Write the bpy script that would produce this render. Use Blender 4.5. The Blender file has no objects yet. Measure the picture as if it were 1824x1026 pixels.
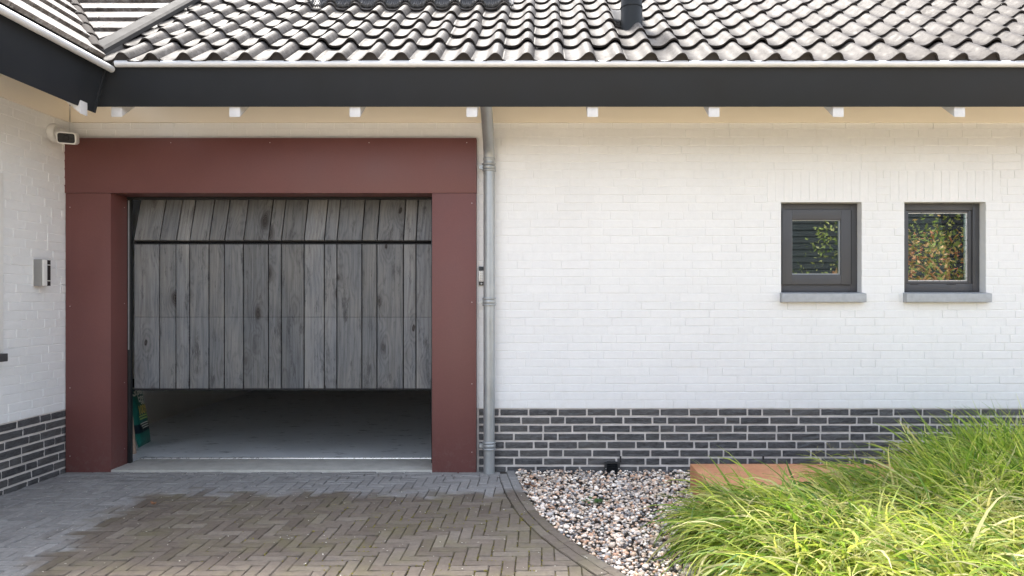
import bpy, bmesh, math, random
import numpy as np
from mathutils import Vector, Matrix, noise

random.seed(7); rng = np.random.default_rng(7)
R = math.radians
scene = bpy.context.scene
COL = scene.collection

# ---------------------------------------------------------------- camera, sky, sun, exposure
CAM = (0.0, -5.33, 1.284)
cd = bpy.data.cameras.new('camera'); cam = bpy.data.objects.new('camera', cd); COL.objects.link(cam)
cam.location = CAM; cam.rotation_euler = (R(90), 0, 0)
cd.sensor_width = 36; cd.lens = 36*1258/1824
cd.shift_x = -53/1824; cd.shift_y = 22/1824
cd.clip_start = 0.05; cd.clip_end = 2000
scene.camera = cam

SUN_EL, SUN_AZ = R(63), R(22)          # behind the house, a little to the left
sdir = Vector((-math.sin(SUN_AZ)*math.cos(SUN_EL), math.cos(SUN_AZ)*math.cos(SUN_EL), math.sin(SUN_EL)))
w = bpy.data.worlds.new('World'); scene.world = w; w.use_nodes = True
wn = w.node_tree.nodes; bg = wn['Background']
sky = wn.new('ShaderNodeTexSky'); sky.sky_type = 'NISHITA'; sky.sun_disc = False
sky.sun_elevation = SUN_EL; sky.sun_rotation = -SUN_AZ
sky.air_density = 1.0; sky.dust_density = 2.5; sky.ozone_density = 1.0
bw = wn.new('ShaderNodeRGBToBW'); w.node_tree.links.new(sky.outputs[0], bw.inputs[0])       # thin bright haze: a paler sky
mx = wn.new('ShaderNodeMix'); mx.data_type = 'RGBA'; mx.inputs[0].default_value = 0.62
w.node_tree.links.new(sky.outputs[0], mx.inputs[6]); w.node_tree.links.new(bw.outputs[0], mx.inputs[7])
w.node_tree.links.new(mx.outputs[2], bg.inputs[0]); bg.inputs[1].default_value = 0.125
sd = bpy.data.lights.new('sun', 'SUN'); sd.energy = 1.5; sd.angle = R(12); sd.color = (1.0, 0.95, 0.87)
so = bpy.data.objects.new('sun', sd); COL.objects.link(so); so.location = sdir*30
so.rotation_euler = (-sdir).to_track_quat('-Z', 'Y').to_euler()
vs = scene.view_settings
scene.display_settings.display_device = 'sRGB'
vs.view_transform = 'Standard'; vs.look = 'None'; vs.gamma = 1; vs.use_curve_mapping = False
vs.exposure = 2.8

def pix(p):                              # where a point lands in the photograph (only to decide what is in view)
    d = p[1]-CAM[1]
    if d < 0.05: return (-1e6, -1e6)
    return (965+1258*(p[0]-CAM[0])/d, 535-1258*(p[2]-CAM[2])/d)
def inview(p, m=10):
    x, y = pix(p); return -m < x < 1824+m and -m < y < 1026+m

# ---------------------------------------------------------------- material helpers
class NT:
    def __init__(s, name, rough=0.6, metal=0.0, spec=0.5):
        s.m = bpy.data.materials.new(name); s.m.use_nodes = True
        s.t = s.m.node_tree; s.b = s.t.nodes['Principled BSDF']
        s.b.inputs['Roughness'].default_value = rough; s.b.inputs['Metallic'].default_value = metal
        s.b.inputs['Specular IOR Level'].default_value = spec
        s.out = s.t.nodes['Material Output']
    def n(s, ty, **kw):
        nd = s.t.nodes.new(ty)
        for k, v in kw.items(): setattr(nd, k, v)
        return nd
    def set(s, sock, v):
        if isinstance(v, bpy.types.NodeSocket): s.t.links.new(v, sock)
        elif v is not None:
            if sock.type == 'RGBA' and not hasattr(v, '__len__'): v = (v, v, v, 1)
            elif sock.type == 'RGBA' and len(v) == 3: v = (*v, 1)
            sock.default_value = v
    def pos(s): return s.n('ShaderNodeNewGeometry').outputs['Position']
    def rnd(s): return s.n('ShaderNodeObjectInfo').outputs['Random']
    def math(s, op, a, b=None, c=None, clamp=False):
        nd = s.n('ShaderNodeMath', operation=op, use_clamp=clamp)
        for i, v in enumerate((a, b, c)):
            if v is not None: s.set(nd.inputs[i], v)
        return nd.outputs[0]
    def vmath(s, op, a, b=None):
        nd = s.n('ShaderNodeVectorMath', operation=op)
        s.set(nd.inputs[0], a)
        if b is not None:
            if op == 'SCALE': s.set(nd.inputs['Scale'], b)
            else: s.set(nd.inputs[1], b)
        return nd.outputs[0]
    def comb(s, x, y, z):
        nd = s.n('ShaderNodeCombineXYZ')
        for i, v in enumerate((x, y, z)): s.set(nd.inputs[i], v)
        return nd.outputs[0]
    def sep(s, v):
        nd = s.n('ShaderNodeSeparateXYZ'); s.set(nd.inputs[0], v); return nd.outputs
    def noise(s, vec, scale, detail=4, rough=0.55, dist=0):
        nd = s.n('ShaderNodeTexNoise'); s.set(nd.inputs['Vector'], vec)
        nd.inputs['Scale'].default_value = scale; nd.inputs['Detail'].default_value = detail
        nd.inputs['Roughness'].default_value = rough; nd.inputs['Distortion'].default_value = dist
        return nd.outputs[0]
    def ramp(s, f, stops, interp='LINEAR'):
        nd = s.n('ShaderNodeValToRGB'); cr = nd.color_ramp; cr.interpolation = interp
        while len(cr.elements) < len(stops): cr.elements.new(0.5)
        for e, (p, c) in zip(cr.elements, stops):
            e.position = p; e.color = (c, c, c, 1) if not hasattr(c, '__len__') else (*c, 1)[:4]
        s.set(nd.inputs[0], f); return nd.outputs[0]
    def mix(s, f, a, b, mode='MIX'):
        nd = s.n('ShaderNodeMix', data_type='RGBA', blend_type=mode)
        s.set(nd.inputs[0], f); s.set(nd.inputs[6], a); s.set(nd.inputs[7], b); return nd.outputs[2]
    def mrange(s, v, a, b, c=0, d=1, smooth=False):
        nd = s.n('ShaderNodeMapRange'); nd.clamp = True
        if smooth: nd.interpolation_type = 'SMOOTHSTEP'
        for i, x in enumerate((v, a, b, c, d)): s.set(nd.inputs[i], x)
        return nd.outputs[0]
    def color(s, v): s.set(s.b.inputs['Base Color'], v)
    def rough(s, v): s.set(s.b.inputs['Roughness'], v)
    def bump(s, h, strength=0.3, dist=0.01):
        nd = s.n('ShaderNodeBump'); nd.inputs['Strength'].default_value = strength
        nd.inputs['Distance'].default_value = dist; s.set(nd.inputs['Height'], h)
        s.t.links.new(nd.outputs[0], s.b.inputs['Normal'])

def basic(name, c, rough=0.6, metal=0, spec=0.5, var=0.15, scale=6, bump=0.0, bscale=80, obj=0.0):
    k = NT(name, rough, metal, spec); p = k.pos()
    f = k.noise(p, scale, 6, 0.6)
    v = k.mrange(f, 0.25, 0.75, 1-var, 1+var)
    if obj: v = k.math('MULTIPLY', v, k.mrange(k.rnd(), 0, 1, 1-obj, 1+obj))
    k.color(k.vmath('SCALE', k.comb(*c), v))
    k.rough(k.mrange(f, 0.3, 0.7, max(0.02, rough-0.08), min(1, rough+0.08)))
    if bump: k.bump(k.noise(p, bscale, 5, 0.6), bump, 0.005)
    return k.m

M = {}
M['mortar'] = basic('grey_mortar', (0.60, 0.555, 0.52), 0.95, var=0.22, scale=9, bump=0.5, bscale=160)
M['frieze'] = basic('bounce_tinted_board', (0.9, 0.82, 0.69), 0.6, var=0.02, scale=2)  # warm ground bounce under the eaves is put into the board colour
M['white_wood'] = basic('white_painted_timber', (0.58, 0.58, 0.585), 0.55, var=0.06, scale=30)
M['fascia'] = basic('slate_grey_fascia', (0.021, 0.024, 0.029), 0.6, var=0.16, scale=3, spec=0.2)
M['zinc'] = basic('weathered_zinc', (0.36, 0.375, 0.38), 0.42, metal=0.45, var=0.14, scale=9)
M['zinc_light'] = basic('bright_zinc', (0.62, 0.625, 0.63), 0.5, metal=0.2, var=0.1, scale=9)
M['lead'] = basic('dark_lead', (0.06, 0.06, 0.062), 0.5, metal=0.2, var=0.3, scale=30)
M['black'] = basic('black_metal', (0.012, 0.013, 0.014), 0.45, var=0.2)
M['blackrubber'] = basic('black_rubber', (0.008, 0.008, 0.009), 0.8, var=0.2)
M['ventpipe'] = basic('dark_vent_pipe', (0.014, 0.016, 0.018), 0.5, var=0.2, scale=20, spec=0.25)
M['frame'] = basic('anthracite_window_paint', (0.062, 0.062, 0.066), 0.45, var=0.06, scale=10)
M['gasket'] = basic('grey_gasket', (0.02, 0.02, 0.022), 0.6)
M['sill'] = basic('bluestone_sill', (0.37, 0.385, 0.40), 0.7, var=0.16, scale=22, bump=0.25, bscale=240)
M['steel'] = basic('brushed_steel', (0.33, 0.325, 0.315), 0.38, metal=0.8, var=0.06, scale=40)
M['plastic_white'] = basic('white_plastic', (0.78, 0.77, 0.74), 0.4, var=0.03)
M['lens'] = basic('black_lens', (0.01, 0.011, 0.013), 0.3, var=0.1, spec=0.15)
M['alu'] = basic('bright_aluminium', (0.75, 0.75, 0.74), 0.3, metal=0.6, var=0.1, scale=30)
M['pale_wood'] = basic('pale_timber', (0.5, 0.36, 0.27), 0.7, var=0.2, scale=30)
M['slot'] = basic('dark_slot', (0.02, 0.016, 0.016), 0.7)
M['screw'] = basic('screw_head', (0.5, 0.42, 0.4), 0.4, metal=0.5)
M['cream_print'] = basic('cream_print', (0.85, 0.85, 0.76), 0.6, var=0.05)
M['gold_print'] = basic('gold_print', (0.8, 0.66, 0.2), 0.6, var=0.05)
M['green_print'] = basic('lime_print', (0.5, 0.65, 0.22), 0.6, var=0.05)
M['interior'] = basic('interior_white_wall', (0.75, 0.74, 0.72), 0.85, var=0.06, scale=4, bump=0.2)
M['interior_dark'] = basic('interior_brown', (0.3, 0.23, 0.17), 0.9, var=0.2)
M['ceil'] = basic('interior_ceiling', (0.6, 0.57, 0.52), 0.9)
M['buttons'] = basic('keypad_face', (0.6, 0.62, 0.64), 0.4)
M['leafbrown'] = basic('dry_leaf', (0.23, 0.11, 0.055), 0.8, var=0.4, scale=60)
M['weed'] = basic('weed_leaf', (0.05, 0.12, 0.025), 0.6, var=0.4, scale=60)
M['petal'] = basic('petal', (0.7, 0.66, 0.58), 0.8, var=0.2)
M['blind'] = basic('blind_slat', (0.055, 0.07, 0.068), 0.5, var=0.06)
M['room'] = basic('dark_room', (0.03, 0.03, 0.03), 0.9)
M['soil'] = basic('dark_soil', (0.05, 0.042, 0.034), 0.95, var=0.4, scale=20, bump=0.6)

def white_paint():
    k = NT('white_masonry_paint', 0.62, spec=0.35); p = k.pos()
    f = k.noise(p, 1.3, 5, 0.6); g = k.noise(p, 26, 5, 0.6)
    v = k.math('ADD', k.mrange(f, 0.3, 0.7, -0.025, 0.02), k.mrange(g, 0.25, 0.75, -0.03, 0.02))
    v = k.math('ADD', v, k.mrange(k.rnd(), 0, 1, -0.012, 0.012))
    v = k.math('ADD', v, 1.0)
    z = k.sep(p)[2]
    stk = k.noise(k.vmath('MULTIPLY', p, (9, 9, 0.35)), 1.0, 5, 0.65)
    v = k.math('ADD', v, k.mrange(stk, 0.5, 0.75, 0, -0.02))
    low = k.math('MULTIPLY', k.mrange(z, 0.47, 0.62, 1, 0), k.mrange(k.noise(p, 7, 5, 0.7), 0.45, 0.75))
    c = k.vmath('SCALE', k.comb(0.79, 0.79, 0.785), v)
    k.color(k.mix(k.math('MULTIPLY', low, 0.25), c, (0.55, 0.5, 0.42)))
    h = k.math('ADD', k.noise(p, 70, 5, 0.65), k.math('MULTIPLY', k.noise(p, 260, 3, 0.6), 0.35))
    k.bump(h, 0.4, 0.003)
    return k.m
M['white'] = white_paint()

def clinker():
    k = NT('dark_clinker_brick', 0.6, spec=0.45); p = k.pos()
    r = k.rnd(); s_ = k.vmath('MULTIPLY', p, (1, 1, 3))
    f = k.noise(k.vmath('ADD', s_, k.comb(k.math('MULTIPLY', r, 40), 0, 0)), 22, 7, 0.68, 0.6)
    base = k.mix(r, (0.022, 0.022, 0.025), (0.064, 0.06, 0.057))
    c = k.mix(k.mrange(f, 0.35, 0.8), base, (0.15, 0.15, 0.155))
    # mortar smears
    sm = k.noise(p, 9, 6, 0.75)
    c = k.mix(k.mrange(sm, 0.64, 0.76, 0, 0.5), c, (0.2, 0.195, 0.19))
    k.color(c); k.rough(k.mrange(f, 0.3, 0.7, 0.42, 0.75))
    k.bump(f, 0.7, 0.006); return k.m
M['clinker'] = clinker()

def wood():
    k = NT('weathered_grey_plank', 0.78, spec=0.25)
    tc = k.n('ShaderNodeTexCoord').outputs['Object']
    att = k.n('ShaderNodeAttribute', attribute_type='OBJECT', attribute_name='["grain"]').outputs['Fac']
    att2 = k.n('ShaderNodeAttribute', attribute_type='OBJECT', attribute_name='["tone"]').outputs['Fac']
    x, y, z = k.sep(tc)
    X = k.math('ADD', x, k.math('MULTIPLY', att, 3.7)); Z = k.math('ADD', z, k.math('MULTIPLY', att, 11.3))
    # knots
    kv = k.comb(k.math('MULTIPLY', X, 7.0), k.math('MULTIPLY', Z, 3.1), att)
    vo = k.n('ShaderNodeTexVoronoi', voronoi_dimensions='3D', feature='F1')
    wv = k.vmath('ADD', kv, k.vmath('SCALE', k.comb(k.noise(kv, 3, 2), k.noise(k.vmath('ADD', kv, (5, 5, 5)), 3, 2), 0), 0.22))
    k.set(vo.inputs['Vector'], wv); vo.inputs['Scale'].default_value = 1.0
    d = vo.outputs['Distance']; vc = vo.outputs['Color']
    cr = k.sep(vc)
    on = k.mrange(cr[0], 0.08, 0.12)
    kn = k.math('MULTIPLY', k.mrange(d, k.math('ADD', 0.11, k.math('MULTIPLY', k.math('POWER', cr[1], 2.0), .26)), 0.08, smooth=True), on)       # knot core
    halo = k.math('MULTIPLY', k.mrange(d, 0.55, 0.08, smooth=True), on)     # bent grain round it
    # grain: rings bent round the knots, plus fine fibre
    gx = k.math('ADD', k.math('MULTIPLY', X, 60), k.math('MULTIPLY', halo, 7))
    gx = k.math('ADD', gx, k.math('MULTIPLY', k.noise(k.comb(k.math('MULTIPLY', X, 7), k.math('MULTIPLY', Z, 0.6), att), 1, 3), 17))
    ring = k.math('MULTIPLY_ADD', k.math('SINE', k.math('MULTIPLY', gx, 2.2)), 0.5, 0.5)
    ring = k.math('POWER', ring, 2.0)
    fib = k.noise(k.comb(k.math('MULTIPLY', X, 170), k.math('MULTIPLY', Z, 3.2), att), 1, 7, 0.75)
    big = k.noise(k.comb(k.math('MULTIPLY', X, 6), k.math('MULTIPLY', Z, 1.8), att), 1, 4, 0.6)
    speck = k.noise(k.comb(k.math('MULTIPLY', X, 120), k.math('MULTIPLY', Z, 24), att), 1, 3, 0.6)
    v = k.math('ADD', k.math('MULTIPLY', ring, -0.042), k.math('MULTIPLY', k.mrange(fib, 0.28, 0.72), 0.15))
    v = k.math('ADD', v, k.math('MULTIPLY', k.math('SUBTRACT', big, 0.5), 0.16))
    v = k.math('ADD', v, k.math('MULTIPLY', k.mrange(speck, 0.62, 0.75), -0.06))
    v = k.math('ADD', v, 0.15)
    v = k.math('MULTIPLY', v, k.mrange(att2, 0, 1, 0.66, 1.1))
    c = k.mix(k.mrange(big, 0.3, 0.7), k.vmath('SCALE', k.comb(0.92, 0.96, 1.02), v), k.vmath('SCALE', k.comb(0.98, 0.955, 0.91), v))
    dark = k.math('MULTIPLY', k.mrange(k.noise(k.comb(k.math('MULTIPLY', X, 16), k.math('MULTIPLY', Z, 3), 7.0), 1, 7, 0.78), 0.54, 0.66), 0.8)
    c = k.mix(dark, c, (0.045, 0.044, 0.046))
    c = k.mix(k.math('MULTIPLY', halo, 0.3), c, (0.075, 0.07, 0.068))
    kc = k.mix(k.mrange(k.math('SINE', k.math('MULTIPLY', d, 150)), -1, 1), (0.022, 0.02, 0.02), (0.07, 0.062, 0.058))
    c = k.mix(kn, c, kc)
    k.color(c)
    k.bump(k.math('ADD', fib, k.math('MULTIPLY', ring, 0.4)), 0.35, 0.004)
    return k.m
M['wood'] = wood()

def surround():
    k = NT('oxide_red_panel', 0.48, spec=0.4); p = k.pos()
    f = k.noise(p, 2.2, 6, 0.6); g = k.noise(p, 90, 3, 0.6)
    v = k.math('ADD', k.mrange(f, 0.3, 0.7, 0.93, 1.07), k.mrange(g, 0.3, 0.7, -0.05, 0.05))
    c = k.vmath('SCALE', k.comb(0.142, 0.0535, 0.048), v)
    sc = k.noise(k.vmath('MULTIPLY', p, (1, 1, 0.6)), 14, 7, 0.8)
    c = k.mix(k.mrange(sc, 0.66, 0.76, 0, 0.22), c, (0.3, 0.25, 0.23))
    z = k.sep(p)[2]
    sp = k.math('MULTIPLY', k.mrange(z, 0.0, 0.35, 1, 0), k.mrange(k.noise(p, 30, 6, 0.75), 0.5, 0.72))
    c = k.mix(k.math('MULTIPLY', sp, 0.35), c, (0.2, 0.17, 0.15))
    k.color(c); k.rough(k.mrange(f, 0.3, 0.7, 0.4, 0.56))
    k.bump(g, 0.08, 0.002); return k.m
M['surround'] = surround()

def tile_mat(t=1.0):
    k = NT('weathered_roof_tile', 0.5, spec=0.14); p = k.pos(); r = k.rnd()
    f = k.noise(p, 16, 7, 0.7); g = k.noise(k.vmath('ADD', p, (9, 2, 4)), 5, 5, 0.65)
    base = k.mix(r, (0.05*t, 0.042*t, 0.036*t), (0.08*t, 0.07*t, 0.063*t))
    c = k.mix(k.mrange(f, 0.46, 0.66), base, (0.14*t, 0.13*t, 0.122*t))
    c = k.mix(k.mrange(k.noise(p, 45, 5, 0.75), 0.52, 0.66, 0, 0.75), c, (0.024, 0.019, 0.016))
    c = k.mix(k.mrange(g, 0.5, 0.66, 0, 0.6), c, (0.034, 0.027, 0.022))
    c = k.mix(k.mrange(k.noise(k.vmath('ADD', p, (3, 7, 1)), 38, 3, 0.6), 0.7, 0.74, 0, 0.6), c, (0.22, 0.2, 0.12))
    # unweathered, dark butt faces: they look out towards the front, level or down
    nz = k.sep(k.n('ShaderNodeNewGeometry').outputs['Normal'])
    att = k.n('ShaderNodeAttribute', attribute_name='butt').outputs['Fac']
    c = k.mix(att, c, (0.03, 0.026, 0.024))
    k.color(c); k.rough(k.mrange(f, 0.3, 0.7, 0.5, 0.8))
    k.bump(f, 0.35, 0.004); return k.m
M['tile'] = tile_mat()

def paver_mat():
    k = NT('clay_paver', 0.8, spec=0.35); p = k.pos(); x, y, z = k.sep(p)
    r = k.n('ShaderNodeAttribute', attribute_type='OBJECT', attribute_name='["tone"]').outputs['Fac']
    r2 = k.n('ShaderNodeAttribute', attribute_name='tone').outputs['Fac']
    r = k.math('MAXIMUM', r, r2)
    f = k.noise(p, 30, 7, 0.7); g = k.noise(p, 4.0, 5, 0.65)
    b = k.ramp(r, [(0.0, (0.125, 0.1, 0.079)), (0.35, (0.152, 0.123, 0.099)), (0.7, (0.18, 0.149, 0.121)), (1.0, (0.22, 0.187, 0.153))])
    b = k.vmath('SCALE', b, k.mrange(f, 0.25, 0.75, 0.72, 1.25))
    # yellow-green algae out in the rain
    b = k.mix(k.math('MULTIPLY', k.mrange(g, 0.46, 0.68), 0.45), b, (0.17, 0.155, 0.075))
    # inside the drip line of the eaves the clay stays dry, dusty and grey
    wob = k.math('MULTIPLY', k.math('SUBTRACT', k.noise(p, 3.5, 4, 0.6), 0.5), 0.55)
    wob = k.math('ADD', wob, k.math('MULTIPLY', k.math('SUBTRACT', r, 0.5), 0.16))
    dl = k.math('MAXIMUM', k.math('ADD', y, 0.62), k.math('SUBTRACT', k.math('MULTIPLY', x, -1), k.math('ADD', 2.72, k.math('MULTIPLY', y, 0.12))))
    dry = k.mrange(k.math('ADD', dl, wob), -0.10, 0.10, smooth=True)
    gb = k.vmath('SCALE', k.mix(r, (0.225, 0.217, 0.21), (0.31, 0.30, 0.29)), k.mrange(f, 0.25, 0.75, 0.75, 1.25))
    c = k.mix(dry, b, gb)
    # lime bloom close to the wall, dark damp stains
    bl = k.math('MULTIPLY', k.mrange(k.noise(k.vmath('MULTIPLY', p, (0.6, 1.4, 1)), 8, 6, 0.72), 0.48, 0.66), k.mrange(y, -0.75, -0.2))
    c = k.mix(k.math('MULTIPLY', bl, 0.6), c, (0.36, 0.355, 0.34))
    st = k.mrange(k.noise(k.vmath('MULTIPLY', p, (0.7, 1.6, 1)), 5.5, 6, 0.7), 0.62, 0.72)
    c = k.mix(k.math('MULTIPLY', k.math('MULTIPLY', st, dry), 0.75), c, (0.045, 0.043, 0.045))
    st2 = k.mrange(k.noise(k.vmath('ADD', p, (4, 9, 0)), 3.0, 6, 0.7), 0.6, 0.75, 0, 0.45)
    c = k.mix(st2, c, (0.08, 0.066, 0.055))
    k.color(c); k.bump(k.math('ADD', f, k.noise(p, 120, 4, 0.7)), 0.45, 0.003); return k.m
M['paver'] = paver_mat()

def joint_sand():
    k = NT('joint_sand', 0.95); p = k.pos(); x, y, z = k.sep(p)
    f = k.noise(p, 7, 6, 0.7); g = k.noise(p, 60, 4, 0.7)
    c = k.mix(g, (0.022, 0.018, 0.014), (0.075, 0.062, 0.05))
    out = k.math('MULTIPLY', k.mrange(y, -0.75, -1.15), k.mrange(x, -2.2, -0.6))
    moss = k.math('MULTIPLY', k.mrange(f, 0.4, 0.6), k.mrange(out, 0, 1, 0.08, 1))
    c = k.mix(moss, c, k.mix(g, (0.10, 0.09, 0.015), (0.2, 0.17, 0.03)))
    bl = k.math('MULTIPLY', k.mrange(y, -0.5, -0.2), k.mrange(k.noise(p, 5, 5, 0.6), 0.42, 0.6))
    c = k.mix(bl, c, (0.36, 0.35, 0.33))
    far = k.mrange(y, -2.5, -3.0)
    c = k.mix(far, c, k.mix(f, (0.37, 0.30, 0.215), (0.43, 0.355, 0.26)))
    k.color(c); k.bump(g, 0.6, 0.004); return k.m
M['sand'] = joint_sand()

def ground_mat():
    k = NT('open_ground', 0.95); p = k.pos(); f = k.noise(p, 0.5, 6, 0.6); g = k.noise(p, 12, 4, 0.6)
    c = k.mix(k.mrange(f, 0.4, 0.6), (0.38, 0.305, 0.215), (0.44, 0.36, 0.26))
    k.color(k.vmath('SCALE', c, k.mrange(g, 0.3, 0.7, 0.85, 1.1))); return k.m
M['ground'] = ground_mat()

def pebble_mat():
    k = NT('river_pebble', 0.55, spec=0.4); p = k.pos()
    a = k.n('ShaderNodeAttribute', attribute_name='tint').outputs['Color']
    k.color(k.vmath('SCALE', a, k.mrange(k.noise(p, 110, 4, 0.7), 0.25, 0.75, 0.75, 1.2)))
    return k.m
M['pebble'] = pebble_mat()

def leaf_mat(name, trans=0.35, rough=0.5):
    k = NT(name, rough, spec=0.3)
    a = k.n('ShaderNodeAttribute', attribute_name='tint').outputs['Color']
    k.color(a)
    tr = k.n('ShaderNodeBsdfTranslucent'); k.set(tr.inputs[0], k.mix(0.5, a, k.vmath('MULTIPLY', a, (1.25, 1.2, 0.6))))
    mx = k.n('ShaderNodeMixShader'); mx.inputs[0].default_value = trans
    k.t.links.new(k.b.outputs[0], mx.inputs[1]); k.t.links.new(tr.outputs[0], mx.inputs[2])
    k.t.links.new(mx.outputs[0], k.out.inputs[0]); return k.m
M['blade'] = leaf_mat('grass_blade', 0.5, 0.45)
M['leaf'] = leaf_mat('shrub_leaf', 0.35, 0.45)

def corten():
    k = NT('rust_orange_steel', 0.62, spec=0.35); p = k.pos()
    f = k.noise(p, 7, 6, 0.65); g = k.noise(p, 70, 4, 0.65)
    c = k.mix(k.mrange(f, 0.3, 0.7), (0.50, 0.21, 0.095), (0.63, 0.31, 0.165))
    c = k.vmath('SCALE', c, k.mrange(g, 0.25, 0.75, 0.85, 1.15))
    k.color(c); k.bump(g, 0.25, 0.002); return k.m
M['corten'] = corten()

def floor_mat():
    k = NT('garage_concrete', 0.32, spec=0.5); p = k.pos()
    f = k.noise(p, 2.0, 6, 0.65); s_ = k.noise(k.vmath('MULTIPLY', p, (1, 2.2, 1)), 5, 6, 0.75)
    c = k.mix(k.mrange(f, 0.3, 0.7), (0.6, 0.62, 0.63), (0.7, 0.715, 0.72))
    c = k.mix(k.mrange(s_, 0.57, 0.68, 0, 0.85), c, (0.03, 0.028, 0.026))
    k.color(c); k.rough(k.mrange(f, 0.3, 0.7, 0.25, 0.5)); return k.m
M['floor'] = floor_mat()
def thresh_mat():
    k = NT('threshold_concrete', 0.8); p = k.pos(); f = k.noise(p, 9, 6, 0.7)
    c = k.mix(k.mrange(f, 0.3, 0.7), (0.4, 0.39, 0.355), (0.55, 0.535, 0.49))
    k.color(k.mix(k.mrange(k.noise(p, 40, 5, 0.7), 0.6, 0.7, 0, 0.5), c, (0.2, 0.15, 0.1))); k.bump(f, 0.2, 0.004); return k.m
M['threshold'] = thresh_mat()
def sack_mat():
    k = NT('green_plastic_sack', 0.35, spec=0.5); p = k.pos(); z = k.sep(p)[2]
    f = k.noise(p, 12, 4, 0.6)
    c = k.mix(k.mrange(f, 0.3, 0.7), (0.014, 0.14, 0.115), (0.02, 0.18, 0.145))
    c = k.mix(k.mrange(z, 0.485, 0.52), c, (0.008, 0.014, 0.012))
    band = k.math('MULTIPLY', k.mrange(z, 0.13, 0.14), k.mrange(z, 0.215, 0.205))
    c = k.mix(band, c, (0.008, 0.018, 0.03)); k.color(c); k.bump(f, 0.5, 0.01); return k.m
M['sack'] = sack_mat()
def glass_mat():
    k = NT('window_glass', 0.0)
    gl = k.n('ShaderNodeBsdfGlossy'); gl.inputs['Roughness'].default_value = 0.0
    gl.inputs['Color'].default_value = (0.95, 1.0, 0.97, 1)
    tr = k.n('ShaderNodeBsdfTransparent'); tr.inputs[0].default_value = (0.82, 0.88, 0.85, 1)
    lw = k.n('ShaderNodeFresnel'); lw.inputs[0].default_value = 2.0
    f = k.math('ADD', lw.outputs[0], 0.10)
    mx = k.n('ShaderNodeMixShader'); k.set(mx.inputs[0], f)
    k.t.links.new(tr.outputs[0], mx.inputs[1]); k.t.links.new(gl.outputs[0], mx.inputs[2])
    k.t.links.new(mx.outputs[0], k.out.inputs[0]); return k.m
M['glass'] = glass_mat()

# ---------------------------------------------------------------- mesh helpers
def wloc(o):
    v = Vector((0, 0, 0))
    while o is not None: v += o.location; o = o.parent
    return v

class MB:
    def __init__(s): s.v = []; s.f = []
    def add(s, vs, fs):
        b = len(s.v); s.v += [tuple(p) for p in vs]; s.f += [tuple(b+i for i in f) for f in fs]; return s
    def box(s, x0, x1, y0, y1, z0, z1):
        return s.add([(x0,y0,z0),(x1,y0,z0),(x1,y1,z0),(x0,y1,z0),(x0,y0,z1),(x1,y0,z1),(x1,y1,z1),(x0,y1,z1)],
            [(0,3,2,1),(4,5,6,7),(0,1,5,4),(1,2,6,5),(2,3,7,6),(3,0,4,7)])
    def prism(s, poly, vec):                   # closed polygon swept along vec
        n = len(poly); vec = Vector(vec); P = [Vector(p) for p in poly]
        return s.add(P+[p+vec for p in P], [tuple(range(n-1,-1,-1)), tuple(range(n,2*n))]+[(i,(i+1)%n,n+(i+1)%n,n+i) for i in range(n)])
    def tube(s, pts, r, seg=12, caps=True):
        pts = [Vector(p) for p in pts]; n = len(pts); rr = r if hasattr(r, '__len__') else [r]*n
        b = []; up = None
        for i, p in enumerate(pts):
            t = (pts[min(i+1,n-1)]-pts[max(i-1,0)]).normalized()
            if up is None:
                up = t.orthogonal().normalized()
            a = (up-t*up.dot(t)).normalized(); up = a; c = t.cross(a)
            b += [p+(a*math.cos(2*math.pi*j/seg)+c*math.sin(2*math.pi*j/seg))*rr[i] for j in range(seg)]
        f = [(i*seg+j, i*seg+(j+1)%seg, (i+1)*seg+(j+1)%seg, (i+1)*seg+j) for i in range(n-1) for j in range(seg)]
        if caps: f += [tuple(range(seg-1,-1,-1)), tuple(range((n-1)*seg, n*seg))]
        return s.add(b, f)
    def build(s, name, mat, parent=None, loc=None, bevel=0.0, smooth=False, seg=2):
        base = wloc(parent) if parent is not None else Vector((0, 0, 0))
        L = Vector(loc) if loc is not None else base
        me = bpy.data.meshes.new(name)
        me.from_pydata([tuple(Vector(p)-L) for p in s.v], [], s.f)
        bm = bmesh.new(); bm.from_mesh(me)
        bmesh.ops.recalc_face_normals(bm, faces=bm.faces)
        if bevel: bmesh.ops.bevel(bm, geom=list(bm.edges), offset=bevel, segments=seg, affect='EDGES', profile=0.6, clamp_overlap=True)
        for f in bm.faces: f.smooth = smooth or bool(bevel)
        if bevel or smooth:
            for e in bm.edges:
                if len(e.link_faces) == 2 and e.calc_face_angle(0) > R(40): e.smooth = False
        bm.to_mesh(me); bm.free()
        me.materials.append(mat)
        o = bpy.data.objects.new(name, me); COL.objects.link(o)
        if parent is not None: o.parent = parent
        o.location = L-base
        return o

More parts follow.
